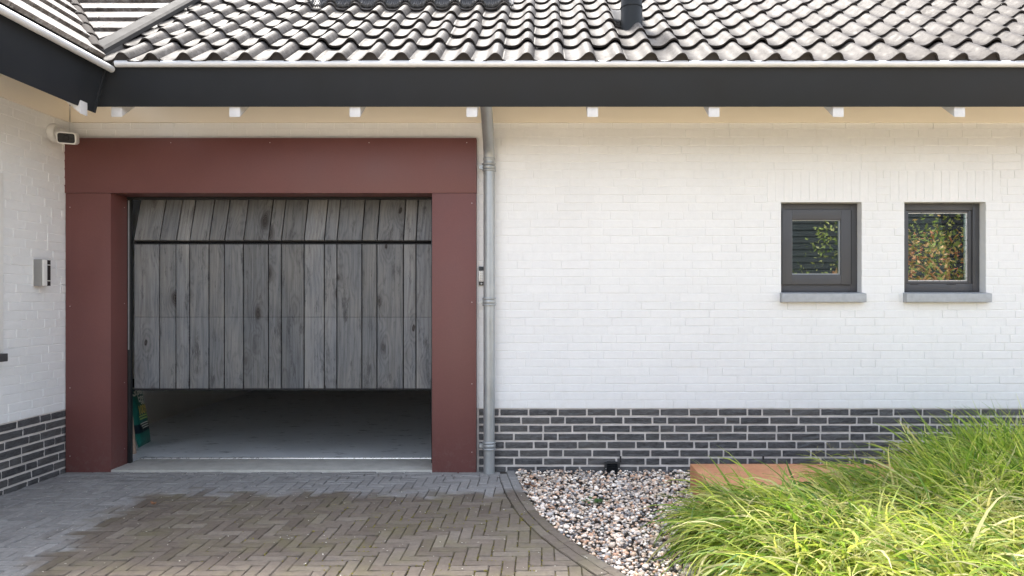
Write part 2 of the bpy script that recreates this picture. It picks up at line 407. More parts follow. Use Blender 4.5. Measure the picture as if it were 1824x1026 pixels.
def empty(name, loc=(0, 0, 0)):
    o = bpy.data.objects.new(name, None); COL.objects.link(o); o.location = loc; o.empty_display_size = 0.1; return o
def tag(o, label=None, cat=None, group=None, kind=None):
    for k_, v in (('label', label), ('category', cat), ('group', group), ('kind', kind)):
        if v: o[k_] = v
    return o
def inst(name, me, parent, loc, rot=(0, 0, 0)):       # a part that shares its mesh
    o = bpy.data.objects.new(name, me); COL.objects.link(o); o.parent = parent
    o.location = Vector(loc)-wloc(parent); o.rotation_euler = rot; return o
def npmesh(name, v, f, mat, tint=None, smooth=True, parent=None, loc=(0, 0, 0)):
    me = bpy.data.meshes.new(name); v = np.asarray(v, np.float32)-np.asarray(loc, np.float32); f = np.asarray(f, np.int32); n = f.shape[1]
    me.vertices.add(len(v)); me.vertices.foreach_set('co', v.ravel())
    me.loops.add(f.size); me.loops.foreach_set('vertex_index', f.ravel())
    me.polygons.add(len(f)); me.polygons.foreach_set('loop_start', np.arange(0, f.size, n, dtype=np.int32))
    me.polygons.foreach_set('use_smooth', np.full(len(f), smooth))
    if tint is not None:
        a = me.color_attributes.new('tint', 'FLOAT_COLOR', 'POINT')
        t = np.ones((len(v), 4), np.float32); t[:, :3] = tint; a.data.foreach_set('color', t.ravel())
    me.update(calc_edges=True); me.materials.append(mat)
    o = bpy.data.objects.new(name, me); COL.objects.link(o)
    if parent is not None: o.parent = parent; o.location = Vector(loc)-wloc(parent)
    else: o.location = loc
    return o

# ================================================================ GROUND AND PAVING
g = MB(); g.add([(-400,-400,-0.05),(400,-400,-0.05),(400,400,-0.05),(-400,400,-0.05)], [(0,1,2,3)])
tag(g.build('ground', M['ground']), kind='structure')

# outer (gravel-side) line of the driveway edging, from the wall outwards
EDGE = [(-0.215, 0.05), (-0.19, -0.12), (-0.115, -0.62), (-0.02, -1.06), (0.11, -1.44), (0.245, -1.74), (0.39, -2.02), (0.60, -2.4), (0.9, -2.9), (1.35, -3.5)]
def edge_at(y):
    for (xa, ya), (xb, yb) in zip(EDGE, EDGE[1:]):
        if yb <= y <= ya: return xa+(xb-xa)*(ya-y)/(ya-yb)
    return EDGE[0][0] if y > EDGE[0][1] else EDGE[-1][0]
def dense(line, step):
    out = [Vector(line[0])]
    for a, b in zip(line, line[1:]):
        a, b = Vector(a), Vector(b); n = max(1, int((b-a).length/step))
        out += [a+(b-a)*(i+1)/n for i in range(n)]
    return out
dl = dense(EDGE, 0.02)
for _ in range(60):                                    # smooth the curve
    dl = [dl[0]]+[(dl[i-1]+dl[i]*2+dl[i+1])/4 for i in range(1, len(dl)-1)]+[dl[-1]]

drive = MB()
dv = [(-3.7, 0.1), (-0.18, 0.1)]+[(p.x+0.01, p.y) for p in dl[3::4]]+[(2.2, -5.0), (2.2, -14), (-6, -14), (-6, -4.2), (-3.7, -4.2)]
drive.add([(x, y, -0.010) for x, y in dv], [tuple(range(len(dv)))])
driveway = tag(drive.build('driveway', M['sand']), kind='structure')

def paver_poly(poly, top=0.0, inset=0.0035):
    """outline (ccw list of x,y) -> verts, faces of a worn paver"""
    out = []
    n = len(poly)
    for i in range(n):
        a, b = Vector(poly[i]), Vector(poly[(i+1) % n]); L = (b-a).length
        if L < 1e-4: continue
        e = (b-a)/L; c = min(0.004, L*0.2)
        out.append(a+e*c)
        if L > 0.12:
            m = (a+b)/2+Vector((-e.y, e.x))*random.uniform(-0.0005, 0.0016)
            out.append(m)
        out.append(b-e*c)
    n = len(out); cen = sum(out, Vector((0, 0)))/n
    v = []
    for p in out: v.append((p.x, p.y, top-0.035))
    for p in out: v.append((p.x, p.y, top-0.0045))
    for p in out:
        d = cen-p; q = p+d.normalized()*inset*random.uniform(0.8, 1.8)
        v.append((q.x, q.y, top+random.uniform(-0.0008, 0.0006)))
    f = [(i, (i+1) % n, n+(i+1) % n, n+i) for i in range(n)]+[(n+i, n+(i+1) % n, 2*n+(i+1) % n, 2*n+i) for i in range(n)]
    f.append(tuple(range(2*n, 3*n)))
    return v, f
def clip(poly, a, nrm):                                # keep side where (p-a).n <= 0
    out = []
    for i in range(len(poly)):
        p, q = poly[i], poly[(i+1) % len(poly)]
        dp = (p[0]-a[0])*nrm[0]+(p[1]-a[1])*nrm[1]; dq = (q[0]-a[0])*nrm[0]+(q[1]-a[1])*nrm[1]
        if dp <= 0: out.append(p)
        if dp*dq < 0:
            t = dp/(dp-dq); out.append((p[0]+(q[0]-p[0])*t, p[1]+(q[1]-p[1])*t))
    return out
def area(poly): return 0.5*abs(sum(poly[i][0]*poly[(i+1) % len(poly)][1]-poly[(i+1) % len(poly)][0]*poly[i][1] for i in range(len(poly))))

W_, J_ = 0.0637, 0.0042
EW = 0.128                                             # edging: two rows
pavers = []                                            # polygons
X0, X1, Y0, Y1 = -3.555, 1.2, -2.75, -0.165
i0, i1 = int(X0/W_)-4, int(X1/W_)+4; j0, j1 = int(Y0/W_)-4, int(Y1/W_)+4
for i in range(i0, i1):
    for j in range(j0, j1):
        t = (i-j) % 6
        if t == 0: rc = (i*W_, j*W_, (i+3)*W_, (j+1)*W_)
        elif t == 5: rc = (i*W_, j*W_, (i+1)*W_, (j+3)*W_)
        else: continue
        h = J_/2
        p = [(rc[0]+h, rc[1]+h), (rc[2]-h, rc[1]+h), (rc[2]-h, rc[3]-h), (rc[0]+h, rc[3]-h)]
        p = clip(p, (X0, 0), (-1, 0)); p = clip(p, (0, Y1), (0, 1)); p = clip(p, (0, Y0), (0, -1))
        if len(p) < 3: continue
        cy = sum(q[1] for q in p)/len(p); cx = sum(q[0] for q in p)/len(p)
        k_ = min(range(1, len(dl)-1), key=lambda q: (dl[q].x-cx)**2+(dl[q].y-cy)**2)
        tg = (dl[k_+1]-dl[k_-1]).normalized(); nr = (-tg.y, tg.x) if -tg.y > 0 else (tg.y, -tg.x)
        a = (dl[k_].x-nr[0]*(EW+J_), dl[k_].y-nr[1]*(EW+J_))
        p = clip(p, a, nr)
        if len(p) >= 3 and area(p) > 0.0004: pavers.append(p)
# two stretcher rows along the house front
for r_ in range(2):
    ya = -0.036-r_*W_; x = X0
    while x < -0.32:
        L = random.choice([0.2, 0.2, 0.2, 0.1, 0.065]); xb = min(x+L, -0.31)
        if xb-x > 0.03: pavers.append([(x+.002, ya-W_+J_), (xb-.002, ya-W_+J_), (xb-.002, ya), (x+.002, ya)])
        x = xb+0.002
# edging rows along the curve
acc = 0; cum = [0]
for a, b in zip(dl, dl[1:]): cum.append(cum[-1]+(b-a).length)
def on_edge(s, off):
    s = min(max(s, 0), cum[-1]-1e-4)
    k_ = max(i for i in range(len(cum)) if cum[i] <= s); k_ = min(k_, len(dl)-2)
    u = (s-cum[k_])/(cum[k_+1]-cum[k_]); p = dl[k_].lerp(dl[k_+1], u)
    ka, kb = max(k_-3, 0), min(k_+4, len(dl)-1); tg = (dl[kb]-dl[ka]).normalized(); nr = Vector((-tg.y, tg.x))
    if nr.x > 0: nr = -nr
    q = p+nr*off; return (q.x, q.y)
for row in range(2):
    o0, o1 = row*(EW/2)+.001, (row+1)*(EW/2)-J_*.8
    s = 0.06+row*0.07
    while s < cum[-1]-0.25:
        L = 0.2
        p = [on_edge(s+J_/2, o0), on_edge(s+L-J_/2, o0), on_edge(s+L-J_/2, o1), on_edge(s+J_/2, o1)]
        if sum((p[i][0]*p[(i+1) % 4][1]-p[(i+1) % 4][0]*p[i][1]) for i in range(4)) < 0: p = p[::-1]
        pavers.append(p); s += L
def pc(p): return (sum(q[0] for q in p)/len(p), sum(q[1] for q in p)/len(p), 0)
def apparent(p):
    c = pc(p); d = c[1]-CAM[1]
    return area(p)/d**3 if inview(c, 0) else -1/d
pavers.sort(key=apparent, reverse=True)
sv, sf, st = [], [], []
for n, p in enumerate(pavers):
    c = pc(p); top = random.gauss(0, 0.0014); tx, ty = random.gauss(0, 0.012), random.gauss(0, 0.012)
    v, f = paver_poly([(q[0]-c[0], q[1]-c[1]) for q in p]); tone = min(1, max(0.02, random.gauss(0.52, 0.22)))
    v = [(x, y, z+top+x*tx+y*ty) for x, y, z in v]
    if n < 300:
        me = bpy.data.meshes.new('paver'); me.from_pydata(v, [], f); me.materials.append(M['paver'])
        o = inst('paver', me, driveway, (c[0], c[1], 0)); o['tone'] = tone
    else:
        b = len(sv); sv += [(x+c[0], y+c[1], z) for x, y, z in v]; sf += [tuple(b+i for i in q) for q in f]; st += [tone]*len(v)
me = bpy.data.meshes.new('paver_field'); me.from_pydata(sv, [], sf); me.materials.append(M['paver'])
a = me.attributes.new('tone', 'FLOAT', 'POINT'); a.data.foreach_set('value', np.array(st, np.float32))
o = inst('paver_field', me, driveway, (0, 0, 0)); o['kind'] = 'stuff'

# gravel bed
gv = [(p.x, p.y) for p in dl[::4]]
gb = MB(); gb.add([(x, y, -0.022) for x, y in gv]+[(6, -3.5, -0.022), (6, 0.1, -0.022)], [tuple(range(len(gv)+2))[::-1]])
tag(gb.build('gravel_bed', M['soil']), kind='structure')
bm = bmesh.new(); bmesh.ops.create_icosphere(bm, subdivisions=1, radius=1)
ico_v = np.array([v.co[:] for v in bm.verts]); ico_f = np.array([[v.index for v in f.verts] for f in bm.faces]); bm.free()
pal = np.array([(.62,.57,.52),(.55,.47,.40),(.40,.33,.27),(.30,.29,.29),(.16,.16,.17),(.10,.10,.11),(.42,.27,.19),(.50,.37,.28),(.70,.67,.63),(.25,.21,.19),(.36,.35,.35)])
N = 33000
xs = rng.uniform(-0.25, 3.9, N); ys = -rng.uniform(0.0, 1, N)**0.9*2.55+0.0
keep = np.array([x > edge_at(y)+0.004 for x, y in zip(xs, ys)])
keep &= ~((xs > 1.02) & (ys < -0.62) & (rng.random(N) < 0.55))        # thin out what the grass covers
xs, ys = xs[keep], ys[keep]; N = len(xs)
rad = np.exp(rng.normal(math.log(0.0092), 0.32, N)).clip(0.0045, 0.021)
V = np.repeat(ico_v[None], N, 0)*(1+rng.normal(0, 0.13, (N, len(ico_v), 1)))
V *= (rad[:, None, None]*np.stack([rng.uniform(.8, 1.35, N), rng.uniform(.7, 1.0, N), rng.uniform(.45, .75, N)], 1)[:, None, :])
an = rng.uniform(0, 2*math.pi, N); ca, sa = np.cos(an), np.sin(an)
tx = rng.normal(0, 0.35, N); cx_, sx_ = np.cos(tx), np.sin(tx)
x, y, z = V[..., 0], V[..., 1], V[..., 2]
y, z = y*cx_[:, None]-z*sx_[:, None], y*sx_[:, None]+z*cx_[:, None]
x, y = x*ca[:, None]-y*sa[:, None], x*sa[:, None]+y*ca[:, None]
hz = rng.uniform(-0.014, 0.006, N)
V = np.stack([x+xs[:, None], y+ys[:, None], z+hz[:, None]], -1).reshape(-1, 3)
F = (ico_f[None]+np.arange(N)[:, None, None]*len(ico_v)).reshape(-1, 3)
tint = np.repeat(np.array([1.72, 1.64, 1.55])*pal[rng.choice(len(pal), N, p=[.15,.14,.09,.09,.07,.05,.08,.12,.08,.06,.07])]*rng.uniform(.75, 1.2, (N, 1)), len(ico_v), 0)
tag(npmesh('gravel', V, F, M['pebble'], tint), kind='stuff')

# ================================================================ HOUSE
house = tag(empty('house', (0, 0, 0)), 'white painted brick house with dark plinth, tiled roof and half open plank garage door', 'house')

LX = -3.562                                            # face of the wing wall on the left
WIN = [(1.807, 2.415, 1.345, 2.025), (2.737, 3.352, 1.345, 2.027)]
GX0, GX1, GZ = -3.33, -0.70, 2.20                       # rough garage opening behind the surround
PZ = 0.470                                             # top of plinth
# --- wall cores (mortar), 5 mm behind the brick faces
core = MB(); TY0, TY1 = 0.0031, 0.30
def wallbox(mb, x0, x1, z0, z1): mb.box(x0, x1, TY0, TY1, z0, z1)
wallbox(core, -3.9, GX0, PZ, 2.75); wallbox(core, GX0, GX1, GZ, 2.75); wallbox(core, GX1, WIN[0][0]-.0302, PZ, 2.75)
for k_ in range(2):
    x0, x1, z0, z1 = WIN[k_]
    wallbox(core, x0-.0302, x1+.0302, z1+.0302, 2.75); wallbox(core, x0-.0302, x1+.0302, PZ, z0-.0502)
wallbox(core, WIN[0][1]+.0302, WIN[1][0]-.0302, PZ, 2.75); wallbox(core, WIN[1][1]+.0302, 5.2, PZ, 2.75)
wall = core.build('wall', M['white'], house)
pc_ = MB(); pc_.box(-3.9, GX0, .0062, TY1, -0.3, PZ-.001); pc_.box(GX1, 5.2, .0062, TY1, -0.3, PZ-.001)
plinth = pc_.build('plinth', M['mortar'], house)
wc = MB(); wc.box(LX-.3, LX-.0031, -4.2, TY0-.0004, PZ, 2.75); wing_wall = wc.build('wing_wall', M['white'], house)
wp = MB(); wp.box(LX-.3, LX-.0064, -4.2, .0058, -0.3, PZ-.001); wing_plinth = wp.build('wing_plinth', M['mortar'], house)

COURSE, BL, BH, JT = 0.062, 0.2085, 0.0485, 0.0115
def brick_mesh(name, L, H, mat, rough, ring=0.0042, seed=0):
    if mat is M['white']: ring = 0.0034; H = 0.0552
    else: ring = 0.0075
    rd = random.Random(seed); e = 0.0016 if mat is M['white'] else 0.0035
    us = [0, e]+[e+(L-2*e)*t for t in ((0.33, 0.66) if L > 0.12 else (0.5,))]+[L-e, L]
    ws = [0, e, H/2, H-e, H]; nu, nw = len(us), len(ws); v = []
    for j, w_ in enumerate(ws):
        for i, u in enumerate(us):
            edge = i in (0, nu-1) or j in (0, nw-1)
            d = ring if edge else rd.uniform(-rough, rough)
            jt = (.0004 if mat is M['white'] else .0012) if edge else 0; v.append((u-L/2+rd.uniform(-1, 1)*jt, d, w_-H/2+rd.uniform(-1, 1)*jt))
    for i, u in enumerate(us):                         # body going back into the mortar
        pass
    f = [(j*nu+i, j*nu+i+1, (j+1)*nu+i+1, (j+1)*nu+i) for j in range(nw-1) for i in range(nu-1)]
    b = len(v)
    for (u, w_) in ((0, 0), (L, 0), (L, H), (0, H)): v.append((u-L/2, 0.03, w_-H/2))
    f += [(0, b, b+1, nu-1), (nu-1, b+1, b+2, nu*nw-1), (nu*nw-1, b+2, b+3, nu*(nw-1)), (nu*(nw-1), b+3, b, 0)]
    me = bpy.data.meshes.new(name); me.from_pydata(v, [], f); me.materials.append(mat)
    for j in range(nw-1):
        for i in range(nu-1): me.polygons[j*(nu-1)+i].use_smooth = False
    return me
def cached(kind, L, mat, rough, cache={}):
    key = (kind, round(L, 3)); std = min(abs(L-q) for q in (BL, .1005, .2140, .1045)) < .0006
    if std: key += (random.randrange(10 if L > .15 else 5),)
    if key not in cache: cache[key] = brick_mesh(kind, L, BH, mat, rough, seed=hash(key) % 9999)
    return cache[key]
def bond(u0, u1, z0, nrows, seed, BL=BL, HL=0.1005, JT=JT):
    """wild bond: rows of stretchers with a header now and then -> (ua, ub, z)"""
    rd = random.Random(seed); out = []; off = 0.0
    for r_ in range(nrows):
        off = (off+rd.choice([0.055, 0.11, 0.165, 0.07, 0.15])) % 0.22
        u = u0-off-0.22; run = rd.randint(1, 4)
        while u < u1:
            L = BL if run > 0 else HL
            run = run-1 if run > 0 else rd.randint(2, 5)
            out.append((u, u+L, z0+r_*COURSE)); u += L+JT
    return out
def cutrow(items, u0, u1, holes):
    res = []
    for ua, ub, z in items:
        segs = [(max(ua, u0), min(ub, u1))]
        for (h0, h1, k0, k1) in holes:
            if z+BH-.012 > k0 and z+.012 < k1:
                nx = []
                for a_, b_ in segs:
                    if b_ <= h0 or a_ >= h1: nx.append((a_, b_))
                    else:
                        if a_ < h0: nx.append((a_, h0))
                        if b_ > h1: nx.append((h1, b_))
                segs = nx
        res += [(a_, b_, z) for a_, b_ in segs if b_-a_ > 0.02]
    return res
def lay(items, kind, mat, rough, parent, place, limit, stuffname):
    """place(u,z)->(world point, rotz). the nearest `limit` in view as single bricks, the rest as one mesh"""
    lst = []
    for ua, ub, z in items:
        p, rz = place((ua+ub)/2, z+BH/2); d = math.dist(p, CAM)
        lst.append((0 if inview(p, 0) else 1, d-(0.0 if ub-ua > .15 else -0.6), ua, ub, z, p, rz))
    lst.sort(key=lambda q: q[:2])
    sv, sf, ss = [], [], []
    for n, (out, d, ua, ub, z, p, rz) in enumerate(lst):
        me = cached(kind, ub-ua, mat, rough)
        wh = mat is M['white']; dp = random.gauss(0, 0.0007 if wh else .0006); ti = random.gauss(0, 0.006 if wh else .003)
        m = Matrix.Translation(p) @ Matrix.Rotation(rz, 4, 'Z') @ Matrix.Translation((0, dp, random.gauss(0, .0006))) @ Matrix.Rotation(ti, 4, 'X') @ Matrix.Rotation(random.gauss(0, .0022 if wh else .003), 4, 'Z')
        if random.random() < .5 and abs(ub-ua-BL) < .009: m = m @ Matrix.Rotation(math.pi, 4, 'Y')
        if n < limit and not out:
            o = inst(kind, me, parent, m.translation); o.rotation_euler = m.to_euler()
        else:
            b = len(sv); sv += [tuple(m @ v.co) for v in me.vertices]; sf += [tuple(b+i for i in q.vertices) for q in me.polygons]; ss += [q.use_smooth for q in me.polygons]
    if sv:
        me = bpy.data.meshes.new(stuffname); me.from_pydata(sv, [], sf); me.materials.append(mat)
        me.polygons.foreach_set('use_smooth', np.array(ss, bool))
        o = inst(stuffname, me, parent, (0, 0, 0)); o['kind'] = 'stuff'

front = lambda u, z: (Vector((u, 0, z)), 0.0)
side = lambda u, z: (Vector((LX, u, z)), R(90))
SURH = [(-3.575, -0.478, -1, 2.515)]
NP = 9; pz0 = PZ-COURSE*NP+JT*0.5
pit = cutrow(bond(-0.48, 5.15, pz0, NP, 3), -0.475, 5.15, [])
WEEP = [(0.592, 0), (1.672, 0)]
lay(pit, 'plinth_brick', M['clinker'], 0.0028, plinth, front, 190, 'plinth_brickwork')
sit = cutrow(bond(-3.2, 0, pz0, NP, 5), -3.2, -0.006, [])
lay(sit, 'plinth_brick', M['clinker'], 0.0032, wing_plinth, side, 110, 'plinth_brickwork')
NW = 36; wz0 = PZ+.004
SOLD = [(w_[0]-.11, w_[1]+.11, w_[3]+.002, w_[3]+.236) for w_ in WIN]
wit = cutrow(bond(-3.56, 5.15, wz0, NW, 11, .2140, .1045, .0060), -3.56, 5.15, SURH+[(w_[0], w_[1], w_[2]-.002, w_[3]+.002) for w_ in WIN]+[(s_[0], s_[1], s_[2], s_[3]) for s_ in SOLD])
wit = [q for q in wit if q[2]+BH < 2.70]
lay(wit, 'brick', M['white'], 0.0004, wall, front, 250, 'brickwork')
lit = cutrow(bond(-3.2, 0, wz0, NW, 13, .2140, .1045, .0060), -3.2, -0.005, [(-1.9, -0.672, 0.94, 2.12)])
lay(lit, 'brick', M['white'], 0.0012, wing_wall, side, 50, 'brickwork')
# upright course over each window
for s_ in SOLD:
    n = round((s_[1]-s_[0])/COURSE); mb = []
    me = brick_mesh('lintel_brick', 0.226, BH, M['white'], 0.0009, seed=77)
    for i in range(n):
        c = s_[0]+(i+.5)*(s_[1]-s_[0])/n
        o = inst('lintel_brick', me, wall, (c, .0006+random.gauss(0, .0003), (s_[2]+s_[3])/2)); o.rotation_euler = (0, R(90), 0)
# open weep joints in the plinth
for x_ in (0.594, 1.672):
    mb = MB(); mb.box(x_-.006, x_+.006, -.0015, .02, 0.062, 0.108); mb.build('weep_slot', M['slot'], plinth)

# --- frieze boards under the eaves
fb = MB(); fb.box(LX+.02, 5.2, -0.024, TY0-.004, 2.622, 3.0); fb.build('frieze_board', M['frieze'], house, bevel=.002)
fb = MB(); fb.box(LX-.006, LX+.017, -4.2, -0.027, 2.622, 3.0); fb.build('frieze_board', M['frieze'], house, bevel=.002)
# --- gable closure above the walls
# --- fascia boards, leaning with the rafters
def fascia_front():
    mb = MB(); mb.prism([(-2.97,-0.775,2.79),(-2.97,-0.670,2.562),(-2.97,-0.645,2.568),(-2.97,-0.75,2.80)], (8.2, 0, 0)); return mb
fascia_front().build('fascia', M['fascia'], house, bevel=.002)
mb = MB()
q = [(-2.795, 2.79), (-2.898, 2.500), (-2.922, 2.508), (-2.82, 2.80)]
mb.add([(x, -4.3, z) for x, z in q]+[(x, -0.787+(2.79-z)*0.16, z) for x, z in q], [(3,2,1,0),(4,5,6,7),(0,1,5,4),(1,2,6,5),(2,3,7,6),(3,0,4,7)])
mb.build('fascia', M['fascia'], house, bevel=.002)
mb = MB(); mb.add([(x+.004, y, z) for x, z in q for y in ()]+[(-2.797,-0.812,2.775),(-2.901,-0.772,2.502),(-2.906,-0.757,2.502),(-2.802,-0.797,2.775),
                   (-2.785,-0.812,2.775),(-2.889,-0.772,2.502),(-2.894,-0.757,2.502),(-2.79,-0.797,2.775)],
                  [(3,2,1,0),(4,5,6,7),(0,1,5,4),(1,2,6,5),(2,3,7,6),(3,0,4,7)])
mb.build('corner_strip', M['fascia'], house)
# --- gutters: rolled front edge, sheet trough behind it
mb = MB(); mb.tube([(-2.735,-0.795,2.803),(5.2,-0.795,2.803)], 0.0215, 14)
mb.prism([(-2.73,-0.785,2.806),(-2.73,-0.742,2.804),(-2.73,-0.735,2.768),(-2.73,-0.62,2.77),(-2.73,-0.615,2.80),(-2.73,-0.618,2.80),(-2.73,-0.625,2.774),(-2.73,-0.732,2.772),(-2.73,-0.739,2.808),(-2.73,-0.785,2.810)], (7.9,0,0))
gutter = mb.build('gutter', M['zinc_light'], house, smooth=True)
for xs_ in (-0.85, 1.15, 3.15):
    mb = MB(); mb.tube([(xs_,-0.7955,2.8035),(xs_+.035,-0.7955,2.8035)], 0.0228, 14); mb.build('gutter_joint', M['zinc_light'], gutter, smooth=True)
mb = MB(); mb.tube([(-2.765,-4.3,2.77),(-2.765,-0.79,2.77)], 0.022, 14)
mb.box(-2.98,-2.775,-4.3,-0.80,2.775,2.782)
gutter2 = mb.build('gutter', M['zinc_light'], house, smooth=True)
# --- rafter tails
rmesh = None
for px_ in (205, 416, 631, 840, 1056, 1273, 1495, 1712, 1930):
    x_ = (px_-965)*4.66/1258
    mb = MB(); c35, s35 = math.cos(R(35)), math.sin(R(35))
    A0 = Vector((x_-.036, -0.655, 2.498)); 
    poly = [A0, A0+Vector((0, 0, 0.115)), A0+Vector((0, c35*.9, 0.115+s35*.9)), A0+Vector((0, c35*.9, s35*.9))]
    mb.prism(poly, (0.072, 0, 0)); mb.build('rafter', M['white_wood'], house, bevel=.003)
for y_ in (-0.88, -1.7, -2.5, -3.3):
    mb = MB(); A0 = Vector((-2.885, y_-.036, 2.452)); c4, s4 = math.cos(R(40)), math.sin(R(40))
    poly = [A0, A0+Vector((0, 0, 0.115)), A0+Vector((-c4*.8, 0, 0.115+s4*.8)), A0+Vector((-c4*.8, 0, s4*.8))]
    mb.prism(poly, (0, 0.072, 0)); mb.build('rafter', M['white_wood'], house, bevel=.003)

# --- main roof
TH = R(35); ct, stn = math.cos(TH), math.sin(TH); RY, RZ = -0.735, 2.843; GA = 0.262
def roofpt(x, s, h=0): return Vector((x, RY+s*ct-h*stn, RZ+s*stn+h*ct))
VX = -2.905                                            # left edge of the pantiles
mb = MB(); P0 = [roofpt(-2.95, -.05, -.09), roofpt(6, -.05, -.09), roofpt(6, 6.5, -.09), roofpt(-9, 6.5, -.09), roofpt(-9, 4, -.09)]
mb.prism([roofpt(-2.95, 0.0, -.06), roofpt(6, 0.0, -.06), roofpt(6, 6.5, -.06), roofpt(-8.4, 6.5, -.06)], tuple(roofpt(0,0,-.04)-roofpt(0,0,0)))
roof = mb.build('roof', M['black'], house)
mb = MB(); a_, b_ = roofpt(-8.4, 6.5, -.1), roofpt(6, 6.5, -.1)      # far slope, so no sun gets under
mb.prism([a_, b_, b_+Vector((0, 6, -4.2)), a_+Vector((0, 6, -4.2))], (0, 0, -.04)); mb.build('rear_roof', M['black'], house)

TP = 0.1988
prof = [(0.000,.012),(.010,.006),(.026,.001),(.050,-.001),(.074,.001),(.092,.007),(.106,.016),(.120,.029),(.132,.041),(.145,.0495),(.158,.0525),(.171,.050),(.183,.042),(.192,.030),(.199,.016),(.206,.006)]
def pantile(seed):
    rd = random.Random(seed); v = []; f = []; n = len(prof); th = 0.014; L0, L1 = 0.0, GA+0.075
    st = [0.0, 0.006, 0.13, L1]
    # local: x across, y up the slope, z off the slope; the lower end sits on the tile below
    for sgn in (0, 1):
        for k_, s_ in enumerate(st):
            lift = 0.024*(1-s_/L1)
            for (u, h) in prof:
                hh = h+lift-(th if sgn == 0 else 0)-(0.002 if (k_ == 0 and sgn) else 0)
                v.append((u-0.158, s_, hh))
    m = len(st)*n
    for k_ in range(len(st)-1):
        for i in range(n-1):
            f.append((m+k_*n+i, m+k_*n+i+1, m+(k_+1)*n+i+1, m+(k_+1)*n+i))
            if k_ == len(st)-2 or k_ == 0 or k_ == 1: f.append((k_*n+i, (k_+1)*n+i, (k_+1)*n+i+1, k_*n+i+1))
    nb = len(f)
    for i in range(n-1): f.append((i, i+1, m+i+1, m+i))
    ne = len(f)
    for k_ in range(len(st)-1):
        f.append((k_*n, m+k_*n, m+(k_+1)*n, (k_+1)*n)); f.append((k_*n+n-1, (k_+1)*n+n-1, m+(k_+1)*n+n-1, m+k_*n+n-1))
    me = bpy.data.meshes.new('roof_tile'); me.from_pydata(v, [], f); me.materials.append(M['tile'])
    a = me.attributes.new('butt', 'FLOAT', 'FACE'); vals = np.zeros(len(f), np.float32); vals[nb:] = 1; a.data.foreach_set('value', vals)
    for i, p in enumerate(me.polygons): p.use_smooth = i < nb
    for e in me.edges: pass
    return me
tms = [pantile(i) for i in range(3)]
Rt = Matrix.Rotation(TH, 4, 'X')
SKY = (-1.82, -0.305, 6)                               # skylight in the rows above (x0, x1, first row)
VENT = (0.625, 3.4)
cand = []
for row in range(0, 12):
    for c in range(-16, 40):
        x_ = -0.0987+c*TP
        if x_-.158 < VX+.03 or x_ > 5.5: continue
        s_ = row*GA-(.078 if row == 0 else 0)
        if row >= 6 and SKY[0]-.05 < x_ < SKY[1]+.05: continue
        p = roofpt(x_-.05, s_+.12, .02); cand.append((0 if inview(p, 25) else 1, math.dist(p, CAM), x_, s_))
cand.sort(key=lambda q: q[:2])
sv, sf, sbt = [], [], []
for n, (out, d, x_, s_) in enumerate(cand):
    me = tms[n % 3]
    m = Matrix.Translation(roofpt(x_+random.gauss(0, .002), s_+random.gauss(0, .004), random.gauss(0, .0016))) @ Rt @ Matrix.Rotation(random.gauss(0, .010), 4, 'Z')
    if n < 300 and not out:
        o = inst('roof_tile', me, roof, m.translation); o.rotation_euler = m.to_euler()
    else:
        b = len(sv); sv += [tuple(m @ v.co) for v in me.vertices]; sf += [tuple(b+i for i in q.vertices) for q in me.polygons]
        at = me.attributes['butt'].data; sbt += [at[i].value for i in range(len(me.polygons))]
if sv:
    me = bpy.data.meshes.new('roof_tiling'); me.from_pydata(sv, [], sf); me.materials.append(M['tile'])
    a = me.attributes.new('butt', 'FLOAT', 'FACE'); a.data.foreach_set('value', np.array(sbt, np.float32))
    for q in me.polygons: q.use_smooth = True
    o = inst('roof_tiling', me, roof, (0, 0, 0)); o['kind'] = 'stuff'
# bird-stop cones closing the rolls at the eave
pr = [(u, h) for u, h in prof if u > .095]
for c in range(-14, 30):
    x_ = -0.0987+c*TP
    if x_ < VX+.1 or x_ > 4.3: continue
    pts = [roofpt(x_+u-.158, -0.066, h+.022-.012) for u, h in pr]
    mb = MB(); mb.prism(pts, tuple(roofpt(0, .01, 0)-roofpt(0, 0, 0))); mb.build('eave_filler', M['slot'], roof)

# verge strip of zinc along the left edge of the pantiles
mb = MB(); mb.prism([roofpt(-2.975, .02, .035), roofpt(-2.842, .02, .035), roofpt(-2.842, .02, .062), roofpt(-2.86, .02, .075), roofpt(-2.955, .02, .075), roofpt(-2.975, .02, .062)], tuple(roofpt(0, 5, 0)-roofpt(0, 0, 0)))
vg = mb.build('verge_strip', M['lead'], house); vg.data.materials[0] = basic('grey_zinc_strip', (0.05, 0.047, 0.044), 0.8, var=0.25, scale=12, spec=.15)
mb = MB(); mb.prism([roofpt(-2.91, 0.0, .01), roofpt(-2.845, 0.0, .01), roofpt(-2.845, 0.0, .05), roofpt(-2.91, 0.0, .05)], tuple(roofpt(0, .33, 0)-roofpt(0, 0, 0)))
mb.build('verge_flashing', basic('dusty_zinc', (0.12, 0.11, 0.10), 0.8, var=.3, scale=40), house)

